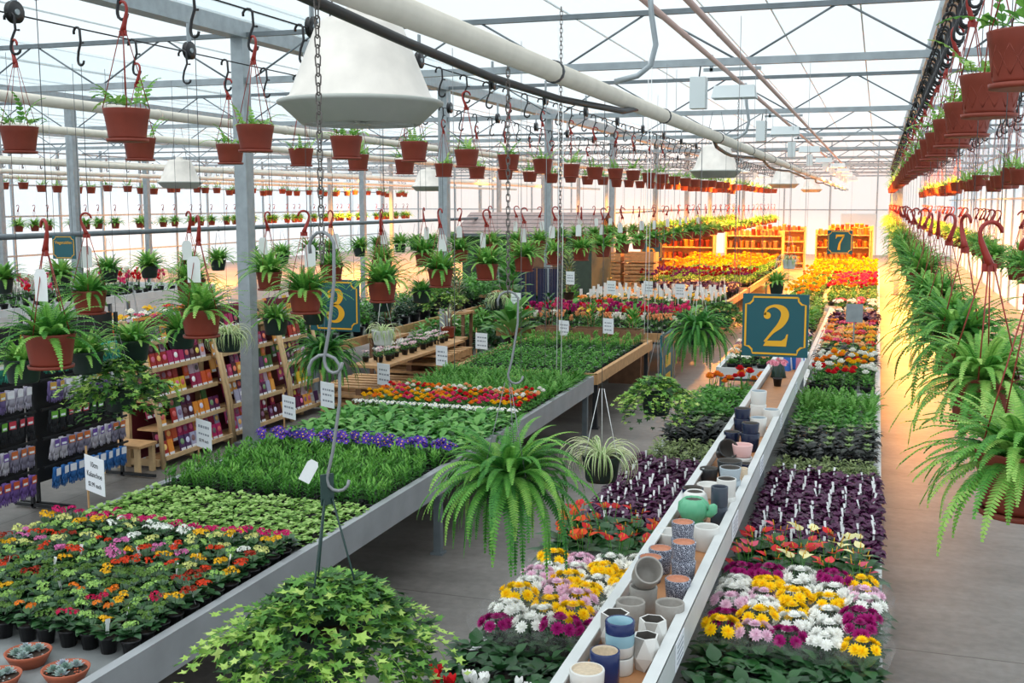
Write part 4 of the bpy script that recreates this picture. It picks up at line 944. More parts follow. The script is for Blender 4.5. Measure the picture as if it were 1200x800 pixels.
flowerband('marigold', 'marigold', 'marigold near the end of the far low bench', -1.9, .05, 31.8, 38.8, B2, .26, .55, pick('orange', 'yellow'), RF, 'far marigolds', 2.3)
flowerband('pansy', 'pansy', 'pansy left on the second low bench', -1.95, -.9, 15.0, 18.5, B2, .22, .3, pick('white', 'purple', 'peach'), WF, 'pansies on the second bench', 1.7)
band('green_bedding_plant', 'bedding plant', 'green', 'bushy green plant left on the second low bench', -1.95, -.9, 18.8, 24, B2, .3, .45, 'bushy green plants on the second bench', 2.3, where='aisle')
flowerband('marigold', 'marigold', 'marigold left of the far low bench middle', -1.95, -1.15, 24.8, 31, B2, .25, .5, pick('orange', 'yellow'), RF, 'far marigolds', 2.2)
# cross benches to the left of the middle aisle
flowerband('cyclamen', 'cyclamen', 'cyclamen past the herb bench', -5.9, -3.05, 17.4, 18.0, BZ, .2, .3, pick('white', 'white', 'peach'), CYF, 'cyclamens past the herbs', 1.2)
flowerband('cyclamen', 'cyclamen', 'tall cyclamen past the herb bench', -5.9, -3.05, 18.1, 19.6, BZ, .2, .36, pick('hot pink', 'magenta', 'red', 'hot pink'), CYF, 'cyclamens past the herbs', 1.35)
band('green_bedding_plant', 'bedding plant', 'broad', 'broad leaved plant behind the cyclamens', -5.9, -3.05, 19.7, 20.7, BZ, .24, .33, 'green plants behind the cyclamens', 1.8)
flowerband('tagged_primrose', 'primrose', 'primrose among white label stakes', -5.9, -3.05, 21.8, 24.4, BZ, .24, .36, pick('orange', 'peach', 'white', 'yellow'), WF, 'tagged primroses', 1.7)
stake = MB(); stake.box((0, 0, .17), (.05, .006, .14), 'white_plastic'); stake.box((0, 0, .05), (.012, .004, .12), 'white_plastic'); STK = stake.mesh('label_stake')
for j in range(4):
    for i in range(17):
        solo('label_stake', STK, 'white label stake among far primroses, %s from the aisle in its %s row' % (nth(i+1), nth(j+1)), 'label', (-3.1-i*.165+R.uniform(-.04, .04), 22.05+j*.62+R.uniform(-.1, .1), BZ+.10), 'white label stakes', R.uniform(-.5, .5), 1.2)
band('purple_plant', 'bedding plant', 'purple', 'purple plant by the orange lit crates', -5.0, -3.05, 24.7, 26.8, BZ, .27, .4, 'purple plants by the crates', 2.4)
flowerband('petunia', 'petunia', 'petunia on the far bench below the lamps', -5.9, -3.05, 28.2, 31, .6, .25, .45, {'dark red': H('7a1626'), 'purple': H('6a2a77')}, RF, 'far petunias', 2.2)
flowerband('marigold', 'marigold', 'marigold on the far bench below the lamps', -5.9, -3.05, 31.2, 37.8, .6, .33, .6, pick('yellow', 'orange'), RF, 'far marigolds', 2.6)
# benches behind the racks
flowerband('primrose', 'primrose', 'primrose on the bench behind the racks', -11.5, -9.3, 10, 16, .8, .26, .5, pick('yellow', 'red', 'white', 'orange', 'hot pink'), WF, 'primroses behind the racks', 1.9, where='near edge')
flowerband('cyclamen', 'cyclamen', 'cyclamen on second bench behind the racks', -17.2, -15.0, 12, 21.5, .8, .3, .6, pick('hot pink', 'white', 'red'), CYF, 'cyclamens behind the racks', 1.7, where='near edge')

# ------------------------------------------------------------------ pot shelf above the low bench
SX0, SX1, SZ = -1.10, -.74, .90
t = thing('pot_shelf', 'long white trough shelf with a plywood floor, full of ceramic pots', 'shelf', (0, 0, 0))
mb = MB(); mb.box(((SX0+SX1)/2, 8.4, SZ-.012), (SX1-SX0-.04, 10.6, .024), 'plank'); part('shelf_board', mb, t)
for x, s_ in ((SX0, -1), (SX1, 1)):
    mb = MB(); mb.box((x, 8.4, SZ+.02), (.022, 10.6, .15), 'shelf_white'); mb.box((x-s_*.014, 8.4, SZ+.092), (.05, 10.6, .012), 'shelf_white'); part('side_rail', mb, t)
mb = MB(); mb.box(((SX0+SX1)/2, 13.7, SZ+.02), (SX1-SX0, .022, .15), 'shelf_white'); part('end_rail', mb, t)
for y in (3.6, 6.1, 8.6, 11.1, 13.4):
    for x in (SX0+.05, SX1-.05):
        mb = MB(); mb.box((x, y, (SZ+B2)/2-.02), (.04, .04, SZ-B2-.03), 'galv'); part('leg', mb, t)
for k, (y, l) in enumerate([(4.45, .2), (6.35, .26), (7.9, .22), (9.6, .22), (11.4, .2)]):
    mb = MB(); mb.box((SX1+.014, y, SZ+.02), (.004, l, .12), 'paper'); 
    for q in range(4): mb.box((SX1+.0165, y, SZ+.055-.024*q), (.001, l*.7, .006), 'ink_light')
    solo('shelf_label', mb, 'white paper price label on the shelf side, %s from the near end' % nth(k+1), 'label', (0, 0, 0), 'shelf price labels')
def vessel(prof_mats, n=26, sm=True, rf=None):
    mb = MB(); mb.lathe(prof_mats, n, prof_mats[0][2] if len(prof_mats[0]) > 2 else 'glz_white', sm=sm, rf=rf); return mb
def cyl_pot(r0, r1, h, mat, inner=None, floor_d=.02, rimw=.008):
    inner = inner or mat
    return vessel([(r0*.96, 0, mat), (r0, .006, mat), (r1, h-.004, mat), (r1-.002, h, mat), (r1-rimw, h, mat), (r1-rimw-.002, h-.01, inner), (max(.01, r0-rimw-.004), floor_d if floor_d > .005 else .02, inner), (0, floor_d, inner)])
def pot_solo(label, me, x, y, z=SZ, cat='pot', rz=0., rot=None, name='ceramic_pot', parts=None, s=1.):
    t = thing(name, label, cat, (x, y, z), None, rz)
    if rot: t.rotation_euler = rot
    part('body', me, t, scale=s)
    for nm, m_ in (parts or []): part(nm, m_, t, scale=s)
    return t
def stack(specs, x, y, rz=0.):
    z = SZ
    for label, me, h in specs: pot_solo(label, me, x, y, z, rz=rz); z += h
# near end
t = pot_solo('cream topped white round pot at the very near end of the shelf', cyl_pot(.062, .068, .13, 'glz_white', 'glz_cream', .122), -.99, 3.90)
pot_solo('cream rimmed dark blue cylinder pot beside the cream topped pot', cyl_pot(.058, .060, .15, 'glz_blue', 'glz_cream', .09), -.955, 4.045)
bl = MB(); bl.lathe([(.048, 0, 'glz_white'), (.056, .01, 'glz_white'), (.058, .05, 'glz_white'), (.059, .06, 'glz_aqua'), (.060, .10, 'glz_aqua'), (.060, .105, 'glz_blue'), (.062, .145, 'glz_blue'), (.058, .15, 'glz_blue'), (.052, .148, 'glz_blue'), (.05, .10, 'glz_aqua'), (.045, .04, 'glz_aqua'), (0, .035, 'glz_aqua')], 28, 'glz_blue')
pot_solo('lower white cylinder pot carrying the dark blue glazed pot', cyl_pot(.056, .057, .07, 'glz_white'), -.93, 4.20)
pot_solo('dark blue rimmed pot with pale blue glaze, stacked on a white pot', bl, -.93, 4.20, SZ+.07)
def hexpot(h=.15, r=.062, a='glz_white', b_='glz_grey', tilt=.35):
    mb = MB(); lv = [(r*.72, 0, 0), (r*1.12, h*.42, .52), (r*.92, h, 0)]; rings = []
    for rr_, z, tw in lv: rings.append([(rr_*math.cos(PI*k/3+tw), rr_*math.sin(PI*k/3+tw), z) for k in range(6)])
    for i in (0, 1):
        for k in range(6):
            A, B_, C_, D_ = rings[i][k], rings[i][(k+1) % 6], rings[i+1][(k+1) % 6], rings[i+1][k]
            if i == 0: mb.poly([A, B_, D_], a if k % 2 else b_); mb.poly([B_, C_, D_], a)
            else: mb.poly([A, B_, C_], a); mb.poly([A, C_, D_], b_ if k % 2 else a)
    top = rings[2]; inn = [(x*.86, y*.86, z) for x, y, z in top]; low = [(x*.7, y*.7, h*.3) for x, y, z in top]
    for k in range(6):
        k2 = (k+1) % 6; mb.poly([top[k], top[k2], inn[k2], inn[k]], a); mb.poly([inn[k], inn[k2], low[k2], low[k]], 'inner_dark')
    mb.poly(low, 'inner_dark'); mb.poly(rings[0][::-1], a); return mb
HEX = hexpot().mesh('body')
pot_solo('white and grey faceted hexagonal pot against the left rail of the shelf', HEX, -1.0, 4.42, rz=.3, s=1.08); pot_solo('white and grey faceted hexagonal pot beside the right rail, upper of two', HEX, -.84, 4.43, SZ, rz=1.1)
pot_solo('white and grey faceted hexagonal pot at the front, lower of the three', HEX, -.835, 4.265, rz=.6, s=.95)
GP = cyl_pot(.062, .066, .13, 'glz_grey', 'glz_grey', .03).mesh('body'); 
pot_solo('speckled grey cylinder pot on the left, behind the faceted pots', GP, -.985, 4.66); pot_solo('speckled grey cylinder pot on the right, behind the faceted pots', GP, -.815, 4.70)
pot_solo('speckled grey pot standing under the tilted grey pot', GP, -.97, 4.87)
pot_solo('grey pot lying tilted on its side on another grey pot', GP, -.965, 4.87, SZ+.17, rot=(.95, .18, .25))
PP = cyl_pot(.052, .062, .13, 'glz_print', 'glz_terra', .118).mesh('body')
for x, y, zz, l in ((-.835, 5.02, 0, 'nearest single one on the right'), (-.855, 5.30, 0, 'lower of the stacked pair'), (-.855, 5.30, .095, 'upper of the stacked pair'), (-1.02, 5.30, 0, 'against the left rail'), (-1.0, 5.46, 0, 'second along the left rail'), (-.92, 5.66, 0, 'lower of the back pair'), (-.92, 5.66, .09, 'upper of the back pair')):
    pot_solo('navy printed pot with terracotta top, %s' % l, PP, x, y, SZ+zz)
pot_solo('squat white pot on the left behind the navy printed pots', cyl_pot(.07, .08, .1, 'glz_white'), -1.02, 5.86); pot_solo('squat white pot on the right behind the navy printed pots', cyl_pot(.075, .07, .13, 'glz_white'), -.83, 5.92)
# green cactus shaped pot
mb = MB(); mb.lathe([(.055, 0), (.066, .03), (.06, .06), (.045, .075), (.06, .09), (.078, .13), (.074, .17), (.05, .195), (.046, .195), (.044, .185), (0, .17, 'inner_dark')], 48, 'glz_green', rf=lambda a, z: 1+.10*abs(math.sin(a*5))*(1 if z > .06 else .3))
arm = MB(); arm.tube([(.06, 0, .125), (.095, 0, .125), (.108, 0, .14), (.108, 0, .17), (.106, 0, .178)], [.02, .024, .026, .024, .012], 'glz_green', 12)
pot_solo('green cactus shaped ceramic pot with one side arm', mb, -.945, 6.18, name='cactus_pot', parts=[('arm', arm)], rz=-.25, s=1.08)
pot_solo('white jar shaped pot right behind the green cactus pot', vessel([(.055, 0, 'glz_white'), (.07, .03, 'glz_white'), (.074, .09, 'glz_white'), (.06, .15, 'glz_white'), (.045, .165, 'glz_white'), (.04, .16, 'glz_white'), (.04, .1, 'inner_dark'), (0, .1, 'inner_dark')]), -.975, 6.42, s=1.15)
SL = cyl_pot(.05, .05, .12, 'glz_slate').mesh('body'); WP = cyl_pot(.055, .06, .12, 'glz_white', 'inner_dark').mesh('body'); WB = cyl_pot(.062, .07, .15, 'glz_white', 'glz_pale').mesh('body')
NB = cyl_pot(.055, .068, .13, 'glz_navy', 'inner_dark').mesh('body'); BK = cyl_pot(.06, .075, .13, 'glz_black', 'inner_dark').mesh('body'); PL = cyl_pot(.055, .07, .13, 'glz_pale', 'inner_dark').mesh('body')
stack([('slate blue cylinder pot, lower of the pair by the cactus pot', SL, .12), ('slate blue cylinder pot, upper of the pair by the cactus pot', SL, .12)], -.825, 6.38)
stack([('white cylinder pot, lower of the pair beside the right rail', WP, .11), ('white cylinder pot, upper of the pair beside the right rail', WP, .1)], -.815, 6.62)
pot_solo('navy round pot with open top against the left rail', NB, -1.035, 6.72); pot_solo('low white bowl behind the navy open pot', cyl_pot(.06, .078, .09, 'glz_white', 'glz_white', .03), -.975, 7.0, SZ)
stack([('pale grey blue pot, lower of the stacked pair', PL, .08), ('pale grey blue pot, upper of the stacked pair', PL, .1)], -.84, 7.0)
pot_solo('black round pot against the left rail, mid shelf', BK, -1.025, 7.35, s=.85); pot_solo('large black round pot in the middle of the shelf', BK, -.90, 7.45, s=1.15); pot_solo('cream slim pot by the right rail beside the large black pot', cyl_pot(.028, .03, .14, 'glz_cream'), -.79, 7.3)
pot_solo('black bowl tilted on its side against the left rail', BK, -1.0, 7.9, SZ+.085, rot=(1.0, .1, .4), s=1.0); pot_solo('pale pink pot, upper of the pair behind the black bowl', cyl_pot(.06, .074, .09, 'glz_pink', 'glz_pink', .03), -.86, 7.85, SZ+.09); pot_solo('white pot under the pale pink pot', cyl_pot(.07, .072, .09, 'glz_white'), -.86, 7.85); pot_solo('dark teal pot by the right rail near the pale pink pot', NB, -.805, 7.62, s=.75)
for x, y, zz, s_, l in ((-1.02, 8.55, 0, .95, 'nearest, against the left rail'), (-.87, 8.45, 0, 1.1, 'wide one on the right'), (-.87, 8.45, .09, 1.0, 'stacked on the wide one'), (-1.0, 9.05, 0, 1.05, 'farther on the left'), (-1.0, 9.05, .09, 1.0, 'stacked on the farther left one')):
    pot_solo('navy blue pot, %s' % l, NB, x, y, SZ+zz, s=s_)
for x, y, zz, l in ((-.87, 9.05, 0, 'lower right'), (-.80, 9.45, 0, 'by the right rail'), (-.93, 9.65, 0, 'lower of the tall pair'), (-.93, 9.65, .12, 'upper of the tall pair')):
    pot_solo('white straight sided pot past the navy pots, %s' % l, WB, x, y, SZ+zz)
# pink flower, green bell pot and folded cloths at the far end
t = thing('pink_flower_pot', 'pink flowers in a dark pot near the far end of the shelf', 'flower', (-.93, 11.6, SZ)); part('pot', SPOT, t); part('flower', MF[0], t, (0, 0, -.03), col=H('e39aac'), scale=1.15)
pot_solo('dark green bell shaped pot upside down on the shelf', vessel([(.075, 0, 'green_plastic'), (.07, .02, 'green_plastic'), (.05, .12, 'green_plastic'), (.035, .15, 'green_plastic'), (0, .155, 'green_plastic')]), -.97, 12.2, s=1.15)
def cloth(x, y, cols, label, h=.3, w_=.16):
    mb = MB(); n = 9
    for i in range(n):
        a0, a1 = 2*PI*i/n, 2*PI*(i+1)/n; r0 = w_/2*(1+.2*(i % 2)); r1 = w_/2*(1+.2*((i+1) % 2)); m_ = cols[i % len(cols)]
        mb.poly([(r0*math.cos(a0), r0*math.sin(a0), 0), (r1*math.cos(a1), r1*math.sin(a1), 0), (r1*.7*math.cos(a1), r1*.7*math.sin(a1), h), (r0*.7*math.cos(a0), r0*.7*math.sin(a0), h*.95)], m_)
        mb.poly([(0, 0, h*1.05), (r0*.7*math.cos(a0), r0*.7*math.sin(a0), h*.95), (r1*.7*math.cos(a1), r1*.7*math.sin(a1), h)], m_)
    solo('folded_cloth', mb, label, 'cloth', (x, y, SZ), rz=.4)
cloth(-.95, 12.75, ['cloth_blue', 'cloth_blue', 'white_plastic'], 'blue and white folded cloth standing on the far end of the shelf'); cloth(-.82, 12.9, ['cloth_pink', 'white_plastic', 'cloth_blue'], 'red white and blue folded cloth by the right rail of the shelf', .32)

# ------------------------------------------------------------------ section signs
def numeral(ch, h):
    mb = MB()
    def ball(x, y, r): mb.poly([(h*(x+r*math.cos(2*PI*k/14)), 0, h*(y+r*math.sin(2*PI*k/14))) for k in range(14)][::-1], 'sign_gold')
    def rib(pts):
        q = [Vector(p) for p in pts]; out = []
        for i in range(len(q)-1):
            p0, p1, p2, p3 = q[max(i-1, 0)], q[i], q[i+1], q[min(i+2, len(q)-1)]
            for s_ in range(5):
                u = s_/5; out.append(.5*((2*p1)+(p2-p0)*u+(2*p0-5*p1+4*p2-p3)*u*u+(3*p1-p0-3*p2+p3)*u**3))
        out.append(q[-1]); mb.ribbon([(h*a.x, h*a.y, h*max(a.z*1.18, .03)) for a in out], 'sign_gold')
    if ch == '2':
        ball(-.19, .24, .085); rib([(-.25, .25, .04), (-.2, .4, .05), (-.02, .475, .06), (.17, .4, .13), (.225, .24, .16), (.13, .03, .13), (-.06, -.17, .06), (-.24, -.40, .045)])
        mb.poly([(h*x, 0, h*y) for x, y in [(-.27, -.5), (.27, -.5), (.31, -.2), (.275, -.2), (.24, -.3), (.16, -.36), (-.2, -.37)]], 'sign_gold')
    if ch == '3':
        ball(-.17, .3, .08); rib([(-.22, .31, .04), (-.16, .42, .05), (0, .475, .06), (.16, .4, .13), (.2, .25, .15), (.12, .09, .1), (-.06, .03, .045)]); rib([(-.06, .03, .045), (.15, -.05, .11), (.235, -.23, .16), (.15, -.41, .12), (-.02, -.475, .06), (-.18, -.41, .05), (-.23, -.28, .04)]); ball(-.18, -.26, .085)
    if ch == '7':
        mb.poly([(h*x, 0, h*y) for x, y in [(-.27, .22), (-.24, .22), (-.2, .33), (-.12, .35), (.27, .35), (.27, .46), (.27, .49), (-.25, .49)]], 'sign_gold'); rib([(.25, .42, .05), (.1, .15, .075), (-.02, -.12, .11), (-.06, -.5, .15)])
    if ch == '6':
        rib([(.17, .33, .05), (.1, .45, .05), (-.03, .475, .06), (-.17, .36, .12), (-.22, .0, .16), (-.2, -.25, .15), (-.1, -.43, .08), (.03, -.475, .06), (.17, -.38, .12), (.215, -.18, .14), (.14, .04, .1), (0, .09, .05), (-.13, .0, .04)]); ball(.14, .33, .08)
    return mb
def sign(x, y, z, w_, h, label, ch=None, rz=0., hang=None, lines=None):
    t = thing('section_sign', label, 'sign', (x, y, z), None, rz)
    mb = MB(); mb.box((0, 0, 0), (w_, .02, h), 'sign_teal'); pan = part('panel', mb, t)
    def border(inset, c):
        a, b_ = w_/2-inset, h/2-inset; pts = []
        for sx, sz, fl in ((1, 1, 0), (1, -1, 1), (-1, -1, 0), (-1, 1, 1)):
            seq = [(a-c, b_), (a-c*.93, b_-c*.5), (a-c*.5, b_-c*.93), (a, b_-c)]
            if fl: seq = seq[::-1]
            pts += [(sx*p, sz*q) for p, q in seq]
        return pts+[pts[0]]
    for side, sg in (('front', -1), ('back', 1)):
        mb = MB(); mb.ribbon([(p, q, .018*h/.6) for p, q in border(.03*h/.6, .07*h/.6)], 'sign_gold', z=sg*.0125); part('border', mb, pan)
        if ch:
            me = numeral(ch, h*.66); part('numeral', me, pan, (0, sg*.0135, 0), (0, 0, 0 if sg < 0 else PI))
        for k, (tx, dz, sz) in enumerate(lines or []): part('lettering', textmesh(tx, sz, 'sign_gold'), pan, (0, sg*.0135, dz), (PI/2, 0, 0 if sg < 0 else PI))
    if hang:
        mb = MB()
        for sx in (-.4, .4): mb.tube([(sx*w_, 0, h/2-.02), (sx*w_, 0, hang-z)], .0025, 'grey_wire', 4)
        part('hanger', mb, t)
    return t
sign(-.87, 10.4, 1.665, .60, .585, 'teal sign with gold number 2 hanging above the pot shelf', '2', hang=4.1)
sign(-.87, 28.2, 1.83, .60, .58, 'small looking teal sign with gold number 7 far down the right aisle', '7', hang=4.1)
sign(-6.57, 12.6, 1.49, .70, .66, 'teal sign with gold number 3 between the hanging ferns', '3', hang=4.1)
sign(-5.9, 30.0, 1.5, .6, .58, 'small teal sign half hidden by far hanging ferns, gold numeral', '6', hang=4.1)
sign(-1.95, 10.8, 1.22, .62, .60, 'teal section sign seen nearly edge-on beside the drooping fern', None, rz=1.56, hang=4.1, lines=[('2a', .02, .0)] and None)
sign(-9.0, 10.55, 2.28, .30*.95, .27, 'small teal Vegetables sign with gold lettering at the far left', None, rz=.15, hang=4.1, lines=[('Vegetables', .055, .05)])

# ------------------------------------------------------------------ price cards along the bench's back edge
def card(x, y, z, w_, h, rz, label, lines, tilt=.0, pin='wood'):
    t = thing('price_card', label, 'price card', (x, y, z), 'white price cards', rz)
    mb = MB(); mb.box((0, 0, 0), (w_, .004, h), 'paper'); cd = part('card', mb, t, rot=(0, tilt, 0))
    for k, (tx, dz, sz) in enumerate(lines):
        if tx: part('lettering', textmesh(tx, sz, 'ink'), cd, (0, -.0035, dz), (PI/2, 0, 0))
        else:
            mb = MB(); n = 9; xx = -w_*.34
            while xx < w_*.32:
                l = R.uniform(.015, .04); mb.box((xx+l/2, -.003, dz), (l, .001, sz*.6), 'ink_light'); xx += l+.012
            part('text_line', mb, cd)
    mb = MB(); mb.box((-w_*.46, .008, -.05), (.012, .01, h*.5+.34), 'wood'); part('stake', mb, t)
T = lambda: [('', .05, .03), ('', .0, .03), ('', -.06, .03)]
card(-5.07, 6.13, .93, .29, .255, -.45, 'white price card reading 10cm Kalanchoe at the bench edge', [('10cm', .07, .055), ('Kalanchoe', .0, .055), ('$2.99 each', -.072, .045)])
card(-5.08, 7.45, .95, .25, .23, -.5, 'white price card in front of the seed packet rack', [('', .06, .035), ('', .0, .025), ('$2.99 each', -.055, .036)])
for i, (y, z, w_, h, l) in enumerate([(8.8, .93, .22, .21, 'before the far end of the seed rack'), (9.55, .92, .22, .25, 'under the large dark fern by the pallets'), (10.85, .93, .2, .24, 'in front of the pallet stack'), (12.55, .91, .19, .25, 'in front of the second steel post'), (14.0, .92, .2, .22, 'by the broad leaved plants')]):
    card(-5.08, y, z, w_, h, -.5+.05*i, 'white price card standing %s' % l, T())
card(-4.6, 16.45, .85, .2, .24, -.4, 'white price card on the brown planter box', T()); card(-3.9, 16.5, .9, .2, .24, -.4, 'white price card farther along the brown planter boxes', T())
for i, (x, y, z) in enumerate([(-5.6, 17.1, 1.2), (-4.9, 20.95, 1.15), (-4.2, 21.1, 1.15), (-3.6, 21.2, 1.1), (-5.8, 21.2, 1.3)]):
    card(x, y, z, .2, .26, -.3, 'white price card above the cyclamen bench, %s from the near end' % nth(i+1), T())
t = thing('blank_board', 'small grey blank board on a stick among flowers of the second low bench', 'board', (-.28, 17.0, .95)); mb = MB(); mb.box((0, 0, .22), (.24, .01, .27), 'galv'); part('board', mb, t); mb = MB(); mb.box((0, .01, -.15), (.02, .01, .6), 'galv'); part('stick', mb, t)

# ------------------------------------------------------------------ seed packet racks
def packets(rack_no, y0, y1, x, rz_unused=0):
    L = y1-y0; t = thing('seed_rack', 'wooden seed packet rack with stepped shelves, %s from the near end' % nth(rack_no), 'rack', (x, y0, 0), 'wooden seed racks')
    for yy in (0, L):
        mb = MB(); mb.box((-.3, yy, .78), (.07, .045, 1.56), 'wood_pale'); part('back_post', mb, t); mb = MB(); mb.tube([(.135, yy, 0), (.10, yy, .5), (-.1, yy, 1.4)], .026, 'wood_pale', 4); part('front_post', mb, t); mb = MB(); mb.box((-.12, yy, .06), (.4, .04, .07), 'wood_pale'); mb.box((-.2, yy, 1.25), (.22, .04, .05), 'wood_pale'); part('side_rail', mb, t)
    mb = MB(); mb.box((-.34, L/2, .78), (.02, L-.05, 1.5), 'crimson_box'); part('back_panel', mb, t)
    shelves = [(.10, .14), (.40, .05), (.70, -.04), (1.0, -.12), (1.28, -.2)]
    for z, xo in shelves:
        mb = MB(); mb.box((xo-.12, L/2, z), (.26, L-.05, .02), 'wood'); mb.box((xo+.015, L/2, z+.012), (.02, L-.05, .045), 'wood_pale'); part('shelf', mb, t)
    mb = MB(); mb.box((0, L/2, .04), (.06, .06, .08), 'wood_pale'); part('foot', mb, t)
    return t, shelves
pk = MB(); pk.box((0, 0, .085), (.016, .088, .17), 'coloured'); PK = pk.mesh('packet')
pf = MB()
pf.lathe([(0, 0), (.034, .001), (.03, .003), (0, .004)], 10, 'coloured', (.0085, 0, .105), M=Matrix.Rotation(PI/2, 3, 'Y')); PF = pf.mesh('flower_picture')
pl = MB(); pl.box((.009, 0, .02), (.002, .08, .03), 'paper'); PLB = pl.mesh('label_strip')
PC = ['5b1a48', '5b1f50', '8a2a22', 'd8572a', 'a3201a', '2a1420', '4a1020', 'e28a2b', 'd6b12c', '5a1d4e', '9b1f4c', 'c94a86', '4a2a5c', 'a8a7c4', 'd9c2d6', 'b01f5e', 'e6a04a', '3f6a34']
pn = 0
for rk, (ya, yb) in enumerate([(9.62, 10.92), (10.97, 12.3), (12.35, 13.2)]):
    t, shelves = packets(rk+1, ya, yb, -7.2)
    for si, (z, xo) in enumerate(shelves):
        for st_ in (0, 1):
            y = ya+.09; ci = R.randrange(len(PC)); run = 0; k = 0
            while y < yb-.08:
                if run <= 0: ci = R.randrange(len(PC)); run = R.choice([1, 2, 2, 3])
                run -= 1; k += 1; pn += 1
                if R.random() < .10: y += .102; continue
                o = thing('seed_packet', 'seed packet, %s along the %s step of the %s shelf up, %s rack' % (nth(k), ('lower', 'upper')[st_], nth(si+1), nth(rk+1)), 'seed packet', (-7.2+xo-.035-.1*st_, y, z+.012+.10*st_), 'flower seed packets', 0)
                o.rotation_euler = (0, -.2, 0); c = H(PC[ci])
                part('packet', PK, o, col=c)
                if R.random() < .75:
                    c2 = H(R.choice(PC)); part('flower_picture', PF, o, col=tuple(min(1, v*1.6+.12) for v in c2))
                part('label_strip', PLB, o, col=tuple(v*.5 for v in c))
                y += .102
# ------------------------------------------------------------------ glove racks
def glove_mesh():
    mb = MB(); segs = []
    def lobe(pts, r): mb.tube([(.0, y, z) for y, z in pts], r, 'knit', 6)
    mb.tube([(0, 0, 0), (0, 0, -.05), (0, 0, -.08), (0, 0, -.14)], [.026, .028, .036, .034], 'knit', 8)
    for k, (y, l) in enumerate(((-.027, .055), (-.009, .07), (.009, .072), (.026, .06))): lobe([(y, -.13), (y*1.2, -.13-l*.5), (y*1.3, -.13-l)], [.0105, .010, .007])
    lobe([(.03, -.07), (.052, -.11), (.055, -.14)], [.012, .011, .008]); return mb
gm = glove_mesh()
for i, v in enumerate(gm.v): gm.v[i] = (v[0]*.45, v[1], v[2])
GLV = gm.mesh('glove'); gc = MB(); gc.box((.012, 0, -.03), (.002, .07, .07), 'coloured'); gc.box((.0135, 0, -.045), (.001, .05, .02), 'paper'); GCD = gc.mesh('card')
def glove_rack(no, y0, y1, x, ztop, label):
    t = thing('glove_rack', label, 'rack', (x, y0, 0), 'black glove racks'); L = y1-y0
    for yy in (0, L):
        mb = MB(); mb.box((0, yy, ztop/2), (.03, .03, ztop), 'black_wire'); part('upright', mb, t); mb = MB(); mb.box((.1, yy, .03), (.6, .03, .03), 'black_wire'); part('foot', mb, t)
    mb = MB(); mb.box((-.05, L/2, ztop/2+.1), (.01, L, ztop-.2), 'black_wire'); part('back_panel', mb, t)
    for k in range(5):
        mb = MB(); mb.box((.08, L/2, .36+.27*k+.01), (.02, L, .02), 'black_wire'); part('hook_bar', mb, t)
GT = [[('3fa38c', 'c9d36b'), ('2a8f7a', 'd9d9c0')], [('b9b4c6', 'e5e3ea'), ('7c6aa0', 'd0a24a')], [('23252b', 'c03a4a'), ('202328', '66a838')], [('8f8aa0', 'c86a34'), ('c9c4d0', '6a4aa0')], [('2f6fb5', 'e4e6ee'), ('7a5aa5', 'c9552c')]]
for ri, (ya, yb, lab) in enumerate([(7.0, 7.98, 'black wire glove rack at the near end, mostly purple gloves on the bottom'), (8.05, 9.25, 'black wire glove rack beside the seed racks, blue gloves at the bottom')]):
    glove_rack(ri+1, ya, yb, -7.3, 1.7, lab)
    for k in range(5):
        y = ya+.1; q = 0
        while y < yb-.05:
            q += 1; c1, c2 = GT[4-k][(q//3+ri) % 2] if k else GT[4][1-ri]
            o = thing('work_glove', 'pair of gloves, %s along the %s bar up of the %s glove rack' % (nth(q), nth(k+1), nth(ri+1)), 'gloves', (-7.18, y, .355+.27*k), 'garden gloves on the racks', R.uniform(-.25, .25))
            part('glove', GLV, o, (0, -.01, 0), (R.uniform(-.1, .1), .1, 0), col=H(c1)); part('glove', GLV, o, (.018, .014, -.004), (R.uniform(-.1, .1), .05, 0), (1, -1, 1), col=tuple(v*.9 for v in H(c1))); part('card', GCD, o, (.024, 0, -.01), (0, .05, 0), col=H(c2))
            y += .105
# table with a crimson box between glove rack and seed rack
t = thing('display_table', 'low wooden table between the glove rack and the seed rack', 'table', (-7.35, 9.42, 0)); mb = MB(); mb.box((0, 0, .3), (.5, .3, .03), 'wood'); part('table_top', mb, t)
for sx in (-.2, .2):
    for sy in (-.12, .12): mb = MB(); mb.box((sx, sy, .143), (.05, .05, .285), 'wood_pale'); part('leg', mb, t)

# ------------------------------------------------------------------ pallets, planters and tall plants past the racks
def pallet(x, y, z, rz, label):
    t = thing('wooden_pallet', label, 'pallet', (x, y, z), 'wooden pallets', rz)
    for k in range(6): mb = MB(); mb.box((0, -.5+.2*k, .115), (1.1, .11, .02), 'wood'); part('top_board', mb, t)
    for k in range(3): mb = MB(); mb.box((-.5+.5*k, 0, .06), (.08, 1.1, .09), 'wood_dark' if k == 1 else 'wood'); part('bearer', mb, t)
    for k in range(3): mb = MB(); mb.box((0, -.5+.5*k, .0075), (1.1, .11, .015), 'wood'); part('bottom_board', mb, t)
for s_, (x, y, n, nm) in enumerate([(-6.3, 14.9, 5, 'tall stack'), (-6.45, 13.5, 3, 'low stack')]):
    for k in range(n): pallet(x, y, .126*k, .03*((k*7) % 3-1), 'weathered wooden pallet, %s from the floor in the %s' % (nth(k+1), nm))
t = thing('plank_table', 'long sloping plank on the pallets carrying small flower pots', 'plank', (-6.2, 14.2, .66)); mb = MB(); mb.box((0, 0, .03), (.5, 2.9, .035), 'wood'); part('plank', mb, t)
for k in range(2): mb = MB(); mb.box((0, -.9+1.8*k, -.005), (.4, .05, .03), 'wood_dark'); part('cleat', mb, t)
